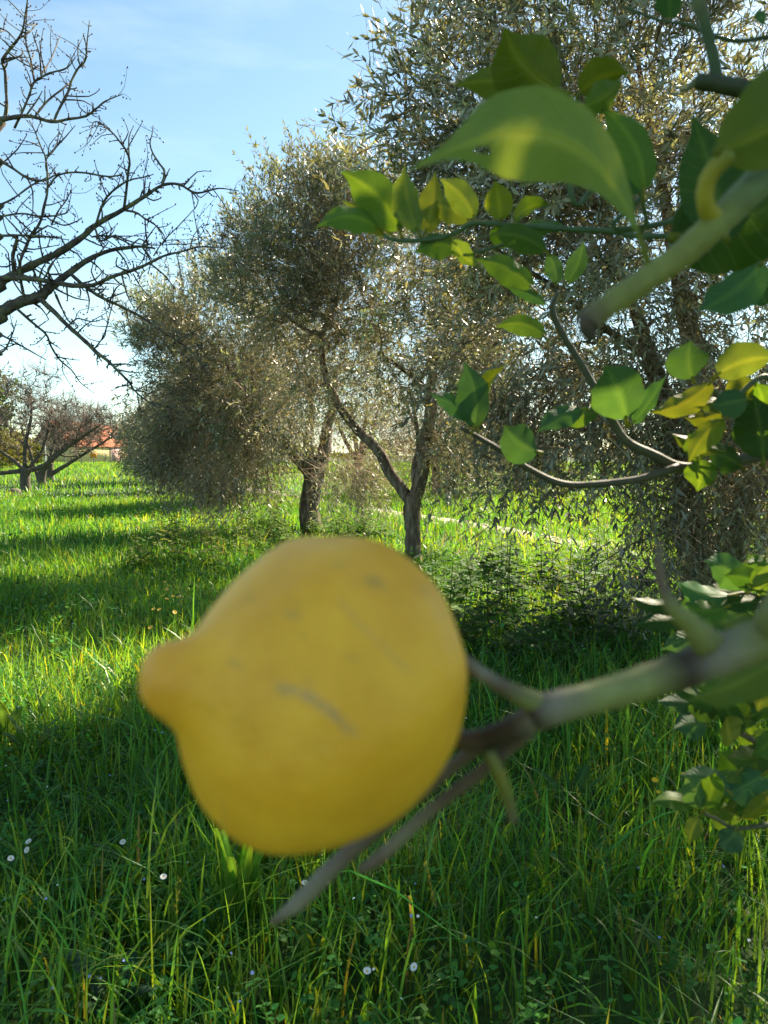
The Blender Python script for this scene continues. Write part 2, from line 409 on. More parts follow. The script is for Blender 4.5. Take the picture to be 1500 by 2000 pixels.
olive('slender olive tree whose smooth forked trunk leans one limb to the left', (tr[0][0][0], tr[0][0][1], float(ground_z(*tr[0][0][:2]))), tr, limb,
      [E(590, 450, 11, 0.8, .85, 1.2, 1.0), E(635, 385, 11, 0.5, 0.6, 0.7, .6), E(560, 560, 11.2, 1.0, .8, 1.3, 1.0), E(760, 530, 10.8, 1.35, .95, 1.5, 1.5), E(860, 620, 10.6, 1.1, 1.0, 1.3, 1.0), E(720, 700, 11.4, 1.3, .75, 1.2, .55), E(905, 760, 10.6, .8, 1.0, 1.0, .6), E(640, 790, 11.8, 1.0, .5, .8, .4), E(480, 500, 11.4, .5, .6, .6, .35), E(690, 440, 11.0, .8, .8, 1.0, .8), E(700, 925, 12.6, .8, .3, .6, .28), E(890, 880, 11.5, .5, .6, .6, .3)],
      350, 16, ll=0.098, nl=6, clump_s=0.185, dry=70)

# third olive: thick dark trunk, 15.3 m
d = 15.3
tr = scr([(612, 1050, 50), (608, 1030, 44), (604, 985, 38), (612, 940, 40), (616, 905, 44)], d)
limb = [scr([(606, 925, 28), (588, 900, 28), (568, 878, 26), (540, 850, 22), (515, 815, 17), (490, 770, 12), (450, 720, 8)], d, -0.8),
        scr([(620, 920, 30), (634, 880, 28), (638, 840, 22), (650, 790, 16), (655, 720, 10)], d, 0.6),
        scr([(610, 915, 20), (600, 860, 18), (610, 800, 13), (590, 730, 8), (540, 640, 5)], d, 0.3)]
olive('thick dark-trunked olive tree splitting low behind the slender forked one', (tr[0][0][0], tr[0][0][1], float(ground_z(*tr[0][0][:2]))), tr, limb,
      [E(430, 620, 14.8, 1.7, 1.0, 1.8, 1.5), E(380, 740, 15, 1.0, 1.2, 1.3, 1.0), E(500, 740, 15, 1.7, 1.3, 1.7, 1.3), E(420, 840, 14.6, 1.3, .8, 1.1, .8), E(640, 700, 16, 1.4, 1.5, 1.4, 1.0), E(340, 860, 14.8, .8, .5, .8, .5), E(380, 925, 14.0, 1.0, .3, .7, .3), E(330, 650, 15, .7, .7, .9, .6), E(500, 880, 16.2, .8, .5, .6, .35), E(470, 940, 15.6, .9, .3, .6, .3)],
      350, 14, ll=0.112, nl=6, clump_s=0.205, dry=66)

# first olive: large, several stems, crown reaching over the camera side, 7.6 m
d = 7.6
tr = scr([(1395, 1190, 150), (1392, 1150, 120), (1388, 1100, 105), (1385, 1060, 100)], d)
limb = [scr([(1360, 1090, 64), (1345, 1020, 58), (1340, 930, 50), (1310, 820, 40), (1270, 700, 30), (1235, 590, 20), (1180, 440, 14), (1120, 300, 9)], d, -0.6),
        scr([(1420, 1090, 66), (1440, 1000, 60), (1435, 900, 54), (1400, 780, 46), (1350, 660, 38), (1325, 540, 30), (1300, 400, 20), (1270, 250, 14), (1240, 90, 8)], d, -0.2),
        scr([(1440, 1000, 40), (1490, 880, 36), (1540, 720, 30), (1560, 540, 22), (1570, 350, 14), (1560, 150, 8)], d, 0.4),
        scr([(1270, 700, 18), (1180, 640, 14), (1080, 560, 10), (960, 480, 7), (880, 380, 5)], 7.0, -0.6),
        scr([(1342, 940, 20), (1270, 880, 16), (1180, 850, 12), (1090, 830, 8), (1020, 850, 5)], d, -0.8)]
olive('large many-stemmed olive tree towering behind the lemon branches', (tr[0][0][0], tr[0][0][1], float(ground_z(*tr[0][0][:2]))), tr, limb,
      [E(935, 215, 6.2, 0.78, 1.1, 1.0, 1.5), E(1130, 130, 6.4, 1.2, 1.3, 1.4, 2.0), E(1400, 120, 6.6, 1.5, 1.4, 1.6, 2.2), E(1050, 420, 6.4, 1.1, .8, 1.0, 1.0), E(1330, 420, 6.8, 1.6, .9, 1.4, 1.3),
       E(1080, 640, 6.8, 1.0, 1.0, 1.0, 1.0), E(1460, 600, 6.6, 0.9, 1.2, 1.2, 1.0), E(1080, 810, 6.8, 1.0, .6, 1.0, .7), E(1420, 910, 6.8, 1.0, .7, .9, .7), E(1190, 1090, 6.0, .5, .4, .4, .16), E(1560, 250, 7, 1.2, 1.6, 1.6, 1.0), ((3.9, 6.4, 6.2), (1.7, 1.6, 1.1), 1.2), E(1180, 720, 7.4, 1.4, 1.0, 1.0, 1.0), E(1450, 760, 7.0, .9, .9, 1.0, .7), E(1400, 1010, 6.6, .7, .4, .4, .4)],  # one clump, given in world coordinates, is added above the view to shade the lemon
      540, 15, ll=0.09, nl=7, fine=True, clump_s=0.18, dry=34, shoot_len=0.36)

# the row going on into the distance
for (px, dd, hgt, rad, lab) in ((445, 23.0, 4.6, 2.3, 'olive tree whose crown sweeps the grass beyond the thick-trunked one'),
                                (368, 31.0, 4.4, 2.2, 'olive tree half hidden in the row near the bare fruit trees'),
                                (318, 41.0, 4.3, 2.3, 'far olive tree standing close to the yellow house end')):
    X = (px - 750) / FPX * dd; z0 = float(ground_z(X, dd))
    B = np.array((X, dd, z0))
    tr = (np.array([B + (0, 0, -.1), B + (.05, 0, .5), B + (0, .1, 1.1)]), np.array([.24, .19, .18]))
    limb = [(np.array([B + (0, .1, 1.0), B + (sx * .6, sy * .5, 1.9), B + (sx * 1.1, sy * 1.0, 2.9)]), np.array([.12, .09, .04])) for sx, sy in ((-1, .3), (.8, -.6), (.3, 1), (-.2, -1))]
    olive(lab, B, tr, limb, [(B + (0, 0, hgt * .62), (rad * .85, rad, hgt * .36), 1.6), (B + (-.7, -.3, hgt * .45), (rad * .6, rad * .7, hgt * .26), .7), (B + (.5, -.5, hgt * .75), (rad * .5, rad * .6, hgt * .3), .6)],
          260, 20, ll=0.13, nl=5, clump_s=0.3, dry=16, twig_r=0.004, shoot_len=.42)

# next olive of the row, right of the view: it shades the grass in front
B = np.array((7.3, 3.6, 0.0))
tr = (np.array([B + (0, 0, -.1), B + (.05, 0, .6), B + (0, .1, 1.2)]), np.array([.26, .2, .19]))
limb = [(np.array([B + (0, .1, 1.1), B + (sx * .7, sy * .7, 2.2), B + (sx * 1.3, sy * 1.3, 3.6)]), np.array([.13, .1, .04])) for sx, sy in ((-1, .3), (.8, -.6), (.3, 1), (-.2, -1))]
olive('leafy olive tree beside the lemon tree shading the front grass', B, tr, limb,
      [(B + (0, 0, 3.9), (2.4, 2.9, 1.9), 2), (B + (-.3, -.5, 2.0), (2.0, 2.6, 1.0), 1)], 210, 12, ll=0.11, nl=6, clump_s=0.3, dry=4, shoot_len=.45)

# brown bare-twigged trees behind the track
for (px, dd, hgt, rad, lab) in ((700, 30.0, 6.2, 2.6, 'tan twiggy tree behind the thick-trunked olive across the track'), (850, 27.0, 5.6, 2.6, 'tan twiggy tree behind the slender forked olive across the track'),
                                (1010, 31.0, 5.4, 2.5, 'tan twiggy tree behind the lemon twigs across the track')):
    X = (px - 750) / FPX * dd; B = np.array((X, dd, float(ground_z(X, dd))))
    tr = (np.array([B + (0, 0, -.1), B + (.05, 0, .6), B + (0, .1, 1.3)]), np.array([.2, .16, .15]))
    limb = [(np.array([B + (0, .1, 1.2), B + (sx * .6, sy * .5, 2.3), B + (sx * 1.1, sy * 1.0, 3.6)]), np.array([.1, .08, .03])) for sx, sy in ((-1, .3), (.8, -.6), (.3, 1), (-.2, -1))]
    olive(lab, B, tr, limb, [(B + (0, 0, hgt * .62), (rad, rad, hgt * .36), 1.6), (B + (0, -.3, hgt * .32), (rad, rad, hgt * .28), 1.2)],
          130, 5, ll=0.09, nl=4, clump_s=0.34, dry=60, twig_r=0.006, tan=(0.30, 0.22, 0.13), leafcol=(0.17, 0.14, 0.07), name='dry_tree', group='tan trees beyond the track', cat='tree')

# ------------------------------------------------------------------ bare fruit tree whose branches reach in from the left
FD = 3.2
fruit = empty('bare_fruit_tree', (-2.55, 3.3, 0.0))
tag(fruit, 'bare fruit tree stretching budding lichened branches across the sky', 'fruit tree')
FC = (1, 1, 1)
branches = [
 [(0, 610, 34), (43, 588, 30), (77, 580, 28), (100, 560, 24), (140, 530, 18), (173, 507, 14), (213, 490, 11), (267, 482, 8), (303, 485, 5)],
 [(0, 553, 24), (20, 540, 24), (73, 513, 20), (117, 492, 18), (160, 463, 16), (187, 440, 15), (240, 410, 13), (283, 383, 10), (317, 362, 9), (350, 360, 7), (383, 377, 6), (427, 368, 4), (467, 373, 2)],
 [(317, 362, 7), (321, 335, 7), (310, 318, 6), (298, 298, 5), (293, 280, 4), (297, 262, 3), (299, 245, 2)],
 [(242, 408, 8), (247, 370, 7), (250, 340, 7), (253, 315, 6), (247, 295, 6), (235, 278, 5), (222, 262, 4), (205, 247, 4), (192, 238, 3), (182, 240, 3), (177, 258, 2), (170, 275, 1.5)],
 [(187, 440, 7), (200, 400, 6), (213, 380, 6), (237, 360, 5), (260, 350, 4), (285, 345, 3), (300, 340, 2)],
 [(240, 410, 6), (265, 415, 6), (283, 427, 5), (300, 437, 5), (315, 452, 4), (322, 465, 3), (328, 495, 2)],
 [(0, 545, 16), (23, 542, 15), (67, 545, 14), (100, 550, 14), (140, 557, 13), (180, 557, 11), (220, 540, 10), (253, 530, 9), (283, 518, 8), (320, 500, 6), (353, 492, 5), (390, 482, 4), (430, 483, 3), (450, 478, 2)],
 [(135, 532, 10), (167, 560, 10), (197, 580, 9), (233, 597, 8), (273, 617, 7), (310, 642, 6), (343, 663, 6), (377, 690, 5), (413, 740, 3)],
 [(343, 663, 4), (365, 655, 3), (390, 637, 2)],
 [(77, 583, 14), (107, 610, 13), (133, 637, 12), (167, 667, 10), (187, 687, 10), (213, 707, 8), (233, 727, 7), (253, 747, 6), (263, 763, 5), (287, 783, 4), (313, 797, 3)],
 [(33, 603, 8), (67, 633, 7), (90, 653, 6), (100, 677, 6), (117, 703, 5), (140, 723, 4), (157, 747, 3), (183, 767, 2)],
 [(0, 653, 6), (27, 667, 5), (53, 682, 4), (90, 703, 2)],
 [(28, 530, 11), (25, 500, 10), (30, 480, 10), (34, 463, 9)],
 [(48, 583, 9), (40, 543, 8), (40, 510, 8), (53, 477, 8), (60, 460, 8), (77, 437, 7), (87, 400, 7), (93, 367, 6), (90, 313, 5), (80, 287, 4), (67, 253, 3), (58, 236, 2)],
 [(90, 311, 5), (100, 297, 4), (123, 273, 4), (147, 245, 2)],
 [(93, 367, 6), (110, 345, 5), (130, 338, 5), (160, 337, 5), (190, 342, 5), (215, 345, 5), (238, 343, 4), (241, 357, 3)],
 [(0, 234, 16), (23, 230, 12), (60, 227, 10), (100, 238, 8), (133, 233, 7), (167, 227, 6), (187, 213, 5), (207, 197, 4), (237, 185, 2)],
 [(105, 237, 7), (117, 210, 7), (133, 180, 7), (140, 157, 6), (153, 133, 6), (167, 117, 5), (170, 83, 4), (175, 40, 2)],
 [(70, 225, 6), (93, 197, 6), (123, 173, 5), (134, 163, 4)],
 [(28, 250, 7), (43, 220, 6), (57, 187, 6), (67, 160, 6), (97, 143, 5), (130, 133, 4), (147, 113, 2)],
 [(67, 157, 6), (60, 117, 5), (50, 77, 4), (52, 33, 3), (55, -15, 2)],
 [(80, 147, 5), (97, 120, 4), (110, 90, 3), (118, 67, 2)], [(80, 145, 5), (77, 107, 4), (63, 63, 2)],
 [(10, 230, 11), (13, 200, 9), (10, 143, 8), (5, 117, 8), (27, 87, 7), (43, 63, 6), (50, 25, 4), (55, -10, 3)],
 [(0, 313, 8), (27, 330, 7), (53, 347, 7), (83, 353, 6), (117, 337, 3)],
 [(0, 400, 6), (27, 387, 5), (60, 363, 5), (93, 345, 3), (110, 325, 2)],
 [(0, 423, 6), (43, 417, 5), (83, 423, 5), (127, 417, 4), (134, 405, 2)],
 [(0, 460, 7), (50, 460, 6), (90, 462, 5), (120, 463, 3)],
 [(87, 420, 5), (100, 430, 4), (125, 440, 4), (150, 432, 3), (160, 425, 2)],
 [(185, 445, 6), (197, 470, 6), (225, 460, 5), (250, 470, 4), (285, 478, 3), (330, 478, 3), (395, 475, 2)],
 [(283, 427, 4), (285, 455, 4), (287, 480, 4), (280, 505, 3), (270, 520, 2)],
 [(180, 463, 5), (200, 460, 5), (230, 465, 5), (262, 480, 4), (290, 478, 2)],
 [(173, 507, 5), (190, 520, 4), (205, 535, 3), (220, 537, 2)],
 [(180, 557, 5), (195, 570, 4), (215, 600, 3), (225, 612, 2)],
 [(67, 545, 5), (95, 545, 5), (94, 525, 5), (110, 505, 4), (130, 490, 3), (150, 470, 2)],
 [(110, 575, 5), (122, 605, 4), (137, 630, 4), (152, 622, 4), (180, 628, 3), (205, 622, 2)],
 [(187, 678, 4), (203, 655, 4), (213, 620, 3), (220, 590, 3), (222, 560, 2)],
 [(0, 20 + 35, 4), (15, 62, 4), (30, 78, 3)], [(0, 690, 6), (12, 680, 5), (25, 650, 4), (33, 625, 2)],
 [(300, 500, 4), (320, 470, 3), (350, 440, 3), (385, 402, 2)], [(390, 482, 3), (385, 450, 3), (378, 412, 2)],
 [(260, 535, 4), (275, 560, 3), (300, 590, 2), (312, 622, 1.5)], [(100, 440, 5), (115, 410, 4), (127, 395, 3), (140, 370, 2)]]
trunk_top = np.array((-2.35, 3.3, 1.35))
m = MB(); tube(m, [(-2.58, 3.32, -.1), (-2.5, 3.3, .4), (-2.45, 3.28, .9), trunk_top + (0, 0, .1)], [.15, .12, .11, .12], 12, wob=.06); part(m, 'trunk', M['fruit_bark'], fruit)
for z, w in ((610, 40), (553, 30), (545, 22), (234, 22), (313, 14), (400, 12), (423, 10), (460, 12), (653, 10), (690, 9)):
    e = P(3, z, FD); m = MB(); mid = trunk_top * .45 + e * .55 + np.array((-.15, 0, .1))
    tube(m, [trunk_top, mid, e], [w * 1.4 * FD / FPX / 2, w * 1.15 * FD / FPX / 2, w * FD / FPX / 2], 8); part(m, 'branch', M['fruit_bark'], fruit)
for bi, br in enumerate(branches):
    dd = rng.uniform(-.35, .35) if bi > 1 else 0.1
    pts, rad = scr(br, FD, dd); rad = rad * 0.72
    m = MB(); pp, rr = tube(m, pts, rad, 7, sm=4, wob=0.10); b = part(m, 'branch', M['fruit_bark'], fruit)
    sp = MB(); bud = MB(); px_len = sum(math.dist(br[i][:2], br[i + 1][:2]) for i in range(len(br) - 1))
    for k in range(int(px_len / 8)):
        t = rng.uniform(0.08, 1.0); j = min(len(pp) - 2, int(t * (len(pp) - 1))); a = pp[j]; tg = nrm(pp[j + 1] - pp[j])
        side = nrm(np.cross(tg, rdir(1)[0])); ln = (rng.uniform(5, 16) if rng.random() < .6 else rng.uniform(20, 75)) * FD / FPX
        dr = nrm(tg * rng.uniform(.2, .8) + side); r0 = min(rr[j] * .7, .0042)
        e = a + dr * ln; mid = (a + e) / 2 + rng.normal(0, .1, 3) * ln
        tube(sp, [a, mid, e], [r0, r0 * .8, r0 * .45], 4, sm=2)
        for q in range(1 + int(ln / .035)):
            c = a + (e - a) * (1 - q * .3 if q < 3 else rng.random()) + rng.normal(0, .0015, 3); s_ = rng.uniform(.0022, .0042)
            bud.add(c + s_ * np.array([(1, 0, 0), (-1, 0, 0), (0, 1, 0), (0, -1, 0), (0, 0, 1.5), (0, 0, -1)]), None,
                    [(0, 2, 4), (2, 1, 4), (1, 3, 4), (3, 0, 4), (2, 0, 5), (1, 2, 5), (3, 1, 5), (0, 3, 5)], (0.75, 0.42, 0.45))
    if sp.n: part(sp, 'twigs', M['fruit_bark'], b, 'stuff'); part(bud, 'buds', M['fruit_bark'], b, 'stuff')

# ------------------------------------------------------------------ bare fruit trees in the meadow
def bare_tree(label, px, py, d, trunk_w, limbs, ells, n, fine):
    X = (px - 750) / FPX * d; B = np.array((X, d, float(ground_z(X, d))))
    root = empty('bare_fruit_tree', B); tag(root, label, 'fruit tree', 'bare fruit trees in the meadow')
    r = trunk_w / 2 * d / FPX
    m = MB(); tube(m, [B + (0, 0, -.1), B + (0, 0, .35), B + (0, 0, .75), B + (.02, 0, 1.0)], [r * 1.15, r, r * .95, r * 1.05], 10, wob=.06); part(m, 'trunk', M['fruit_bark'], root)
    nodes = []; nr = []
    for l in limbs:
        pts = np.array([B + np.array(q[:3]) for q in l]); m = MB()
        p_, r_ = tube(m, pts + np.array([rng.normal(0, .1, 3) * (i > 0) for i in range(len(pts))]), [q[3] * .72 for q in l], 7, wob=.07); part(m, 'branch', M['fruit_bark'], root); nodes += list(p_); nr += list(r_)
    t = ellipsoid_pts([(B + np.array(c), rr, w) for c, rr, w in ells], n, .3)
    m = MB(); A, Rr = grow(m, nodes, nr, t, rmax=.06, rend=.013, sides=4, sag=.02, back=0.8); part(m, 'branches', M['fruit_bark'], root, 'stuff')
    m = MB(); k = fine; j = rng.integers(len(nodes), len(A), k)
    many_stems(m, A[j], nrm(rdir(k) + np.array((0, 0, .7))), rng.uniform(.2, 1.0, k), rdir(k) * .16, np.full(k, .011), cv((.125, .115, .095), k, .25, .05)); part(m, 'twigs', M['twig'], root, 'stuff')
bare_tree('dark bare fruit tree with a low limb sweeping left over the grass', 50, 960, 32, 20,
          [[(0, 0, .9, .15), (-.9, -.3, .75, .12), (-2.2, -.5, .55, .1), (-3.2, -.5, .7, .06)], [(0, 0, .85, .16), (.8, 0, 1.25, .14), (1.9, .2, 2.0, .1), (3.2, .4, 3.0, .05)],
           [(0, 0, .9, .15), (.15, 0, 2.0, .12), (.35, .3, 3.2, .08), (.2, .3, 4.3, .04)], [(0, 0, .9, .13), (-.8, .2, 1.6, .1), (-1.9, .3, 2.2, .06)], [(.1, 0, .95, .12), (.7, .4, 1.9, .09), (1.1, .6, 3.1, .06)]],
          [((0, 0, 2.9), (2.2, 1.6, 1.7), 1.5), ((2.2, .3, 2.6), (1.6, 1.2, 1.2), 1.2), ((-1.8, 0, 2.0), (1.3, 1.2, 1.2), .7), ((.3, .2, 4.4), (1.5, 1.0, 1.2), .6)], 260, 2200)
bare_tree('bare fruit tree with two sunlit brown stems behind the dark one', 82, 948, 38, 16,
          [[(-.1, 0, .2, .13), (-.45, 0, .9, .12), (-.7, 0, 1.7, .1), (-.9, .2, 3, .05)], [(.05, 0, .2, .16), (.4, 0, 1.0, .14), (1.3, .1, 1.9, .1), (2.4, .2, 2.7, .05)], [(.3, 0, .9, .12), (.5, .3, 2.2, .08), (.9, .3, 3.8, .04)]],
          [((.6, 0, 3.2), (2.2, 1.5, 1.8), 1.5), ((2.0, .2, 2.9), (1.8, 1.2, 1.4), 1)], 200, 1500)
bare_tree('bare fruit tree leaning right toward the yellow house wall', 98, 938, 45, 14,
          [[(0, 0, .3, .2), (.9, 0, .9, .17), (2.1, .1, 1.7, .12), (3.6, .2, 2.3, .07)], [(0, 0, .5, .15), (.4, .2, 1.8, .1), (1.0, .2, 3.2, .05)]],
          [((1.6, 0, 3.0), (2.6, 1.5, 1.6), 1.5), ((3.2, 0, 3.0), (1.7, 1.2, 1.5), .9)], 210, 1500)

# ------------------------------------------------------------------ house, pole, fence, far things
def box(mb, c, s, col=(1, 1, 1)):
    c = np.asarray(c, float); h = np.asarray(s, float) / 2
    v = c + h * np.array([(-1, -1, -1), (1, -1, -1), (1, 1, -1), (-1, 1, -1), (-1, -1, 1), (1, -1, 1), (1, 1, 1), (-1, 1, 1)])
    mb.add(v, [(0, 3, 2, 1), (4, 5, 6, 7), (0, 1, 5, 4), (1, 2, 6, 5), (2, 3, 7, 6), (3, 0, 4, 7)], None, col)
def X_at(px, d): return (px - 750) / FPX * d
def Z_at(py, d): return CAMZ + (HORIZ - py) / FPX * d
HD = 98.0; zg = 0.42; ze = 2.75; zr = 6.0; HL = 30.0; HW = 5.0
house = empty('house', (X_at(140, HD), HD, zg)); tag(house, 'yellow plastered house with red tiled roof beyond the meadow', 'house')
def hpart(m, name, mat): return m.build(name, mat, house, False)     # local: the long wall at y = 0 faces -y, x runs along it
m = MB(); box(m, (HL / 2, HW / 2, (ze - zg) / 2), (HL, HW, ze - zg), (0.80, 0.62, 0.28)); hpart(m, 'wall', M['plaster'])
for x0, w_, h_ in ((12.5, 3.0, 2.1),):
    m = MB(); box(m, (x0, -.03, h_ / 2), (w_, .10, h_), (0.55, 0.36, 0.33)); dr = hpart(m, 'door', M['plaster'])
    m = MB()
    for sx in (-1, 1): box(m, (x0 + sx * (w_ / 2 + .07), -.05, h_ / 2 + .05), (.12, .16, h_ + .1), (0.5, 0.42, 0.3))
    f_ = m.build('frame', M['plaster'], dr, False)
for side in (0, 1):
    m = MB(); nc = 14
    for k in range(nc):
        f0, f1 = k / nc, (k + 1.15) / nc; hw = HW / 2 + .25
        y0, y1 = (-.25 + f0 * hw, -.25 + f1 * hw) if side == 0 else (HW + .25 - f0 * hw, HW + .25 - f1 * hw)
        z0, z1 = ze - zg - .15 + f0 * (zr - ze), ze - zg - .15 + f1 * (zr - ze)
        cs = np.linspace(-.5, HL + .5, 70); v = []
        for i, x in enumerate(cs): b_ = .05 * (i % 2); v += [(x, y0, z0 + .12 + b_), (x, y1, z1 + .03 + b_), (x, y0, z0 - .02 + b_)]
        q = []
        for i in range(69): a = i * 3; q += [(a, a + 3, a + 4, a + 1), (a + 2, a + 5, a + 3, a)]
        m.add(v, q, None, np.repeat(cv((0.40, 0.14, 0.075), 70, .12, .04), 3, 0))
    hpart(m, 'roof', M['tile'])
for x0 in (.02, HL - .02):
    m = MB(); m.add([(x0, 0, ze - zg), (x0, HW, ze - zg), (x0, HW / 2, zr - zg - .5)], None, [(0, 2, 1)], (.42, .30, .17)); hpart(m, 'gable', M['plaster'])
house.rotation_euler = (0, 0, R(84))

pd = 80.0; B = np.array((X_at(90, pd), pd, float(ground_z(X_at(90, pd), pd)))); pole = empty('pole', B); tag(pole, 'white pole standing in front of the red roof', 'pole')
m = MB(); tube(m, [B, B + (0, 0, 2.5), B + (0, 0, 4.7)], [.09, .08, .07], 8, (.75, .75, .74)); part(m, 'shaft', M['plaster'], pole)
m = MB(); box(m, B + (0, 0, 4.76), (.3, .3, .12), (.6, .6, .6)); part(m, 'cap', M['plaster'], pole, smooth=False)
sd = 88.0; B = np.array((X_at(184, sd), sd, float(ground_z(X_at(184, sd), sd)))); sg = empty('sign', B); tag(sg, 'small orange board on a post before the yellow wall', 'sign')
m = MB(); tube(m, [B, B + (0, 0, .4), B + (0, 0, .7)], [.05, .05, .05], 6, (.2, .2, .2)); part(m, 'post', M['stone'], sg)
m = MB(); box(m, B + (0, -.05, 1.0), (.75, .06, .55), (0.85, 0.30, 0.02)); part(m, 'board', M['plaster'], sg, smooth=False)
fd = 84.0; fz = float(ground_z(X_at(140, fd), fd)); fx = [X_at(p_, fd) for p_ in (128, 161, 207, 240, 275)]
fence = empty('wire_fence', (fx[0], fd, fz)); tag(fence, 'low wire fence with thin dark posts along the house', 'fence')
for x in fx: m = MB(); tube(m, [(x, fd, fz - .1), (x + .02, fd, fz + .7), (x, fd, fz + 1.35)], [.05, .045, .04], 6, (.3, .28, .25)); part(m, 'post', M['stone'], fence)
for zz in (.5, .9, 1.25): m = MB(); tube(m, [(fx[0], fd, fz + zz), (fx[2], fd, fz + zz - .03), (fx[-1], fd, fz + zz)], [.012] * 3, 4, (.35, .34, .33)); part(m, 'wire', M['stone'], fence)
# stump / stone in the grass, concrete post
sd = 27.5; B = np.array((X_at(28, sd), sd, float(ground_z(X_at(28, sd), sd))))
m = MB(); ring = []
for k, (rz, zz) in enumerate(((.20, -.1), (.21, .12), (.19, .26), (.1, .31), (.0, .31))):
    for a in range(12): an = a / 12 * 6.283; q_ = rz * (1 + .15 * math.sin(an * 3 + 1)); ring.append(B + (q_ * math.cos(an), q_ * math.sin(an), zz))
q = [(k * 12 + a, k * 12 + (a + 1) % 12, k * 12 + 12 + (a + 1) % 12, k * 12 + 12 + a) for k in range(4) for a in range(12)]
m.add(ring, q, None, (.17, .14, .12)); st = m.build('tree_stump', M['stone'], origin=B); tag(st, 'short grey stump in the daisy patch near the dark fruit tree', 'stump')
sd = 21.5; B = np.array((X_at(876, sd), sd, 0.0)); B[2] = float(ground_z(B[0], B[1]))
post = empty('marker_post', B); tag(post, 'pale concrete post at the track edge behind the forked olive', 'post')
m = MB(); box(m, B + (0, 0, .45), (.17, .17, 1.1), (.62, .6, .56)); part(m, 'shaft', M['stone'], post, smooth=False)
m = MB(); t4 = B + (0, 0, 1.0); m.add([t4 + (-.085, -.085, .001), t4 + (.085, -.085, .001), t4 + (.085, .085, .001), t4 + (-.085, .085, .001), t4 + (0, 0, .07)], None, [(0, 1, 4), (1, 2, 4), (2, 3, 4), (3, 0, 4)], (.6, .58, .55)); part(m, 'cap', M['stone'], post, smooth=False)

# pine and round shrubs at the far left
def far_tree(label, px, d, ztop, rx, name, cat, col, n, ll, group=None, zlow=.3):
    X = X_at(px, d); z0 = float(ground_z(X, d)); B = np.array((X, d, z0)); root = empty(name, B); tag(root, label, cat, group)
    m = MB(); tube(m, [B + (0, 0, -.1), B + (.1, 0, ztop * .4), B + (0, 0, ztop * .8)], [.2, .15, .06], 8); part(m, 'trunk', M['fruit_bark'], root)
    zc = (ztop + zlow) / 2; hz = (ztop - zlow) / 2
    cl = ellipsoid_pts([(B + (0, 0, zc), (rx, rx, hz), 1)], 60, .35); k = len(cl) * n; ci = np.repeat(np.arange(len(cl)), n)
    p0 = cl[ci] + rng.normal(0, .16 * rx, (k, 3)); ln = ll * rng.uniform(.6, 1.3, k)
    m = MB(); many_leaves(m, p0, nrm(rdir(k) + (0, 0, .5)), rdir(k), ln, ln * .4, cv(col, len(cl), .3, .08)[ci] * np.exp(rng.normal(0, .2, (k, 1)))); part(m, 'crown', M['herb'], root, 'stuff', smooth=False)
far_tree('dark green pine rising past the edge behind the bare fruit trees', -38, 48, 6.8, 2.4, 'pine_tree', 'pine tree', (.045, .075, .03), 90, .3, zlow=3.2)
for i, (px, d, zt, rx, lab) in enumerate(((-10, 62, 3.6, 2.6, 'yellowish green bush under the dark pine'), (22, 76, 3.2, 2.2, 'round green bush left of the white pole'), (64, 82, 2.2, 1.2, 'small dull bush at the foot of the white pole'))):
    far_tree(lab, px, d, zt, rx, 'bush', 'bush', (.10, .11, .035), 70, .28)

# far wood all round the fields
m = MB(); k = 26000; an = rng.uniform(-math.pi, math.pi, k); dist = rng.uniform(170, 230, k)
hh = (3.2 + 1.6 * np.sin(an * 23) + 1.2 * np.sin(an * 57 + 1)); p0 = np.column_stack([dist * np.sin(an), dist * np.cos(an), rng.random(k) ** .8 * hh + .3])
p0[:, 2] += 0.45 * (p0[:, 1] > 60)
ln = rng.uniform(.7, 1.6, k); many_leaves(m, p0, nrm(rdir(k) + (0, 0, .4)), rdir(k), ln, ln * .6, cv((.07, .085, .035), k, .3, .1))
tag(m.build('distant_wood', M['herb'], smooth=False), 'low dull green wood along the far field edges', 'wood', kind='stuff')

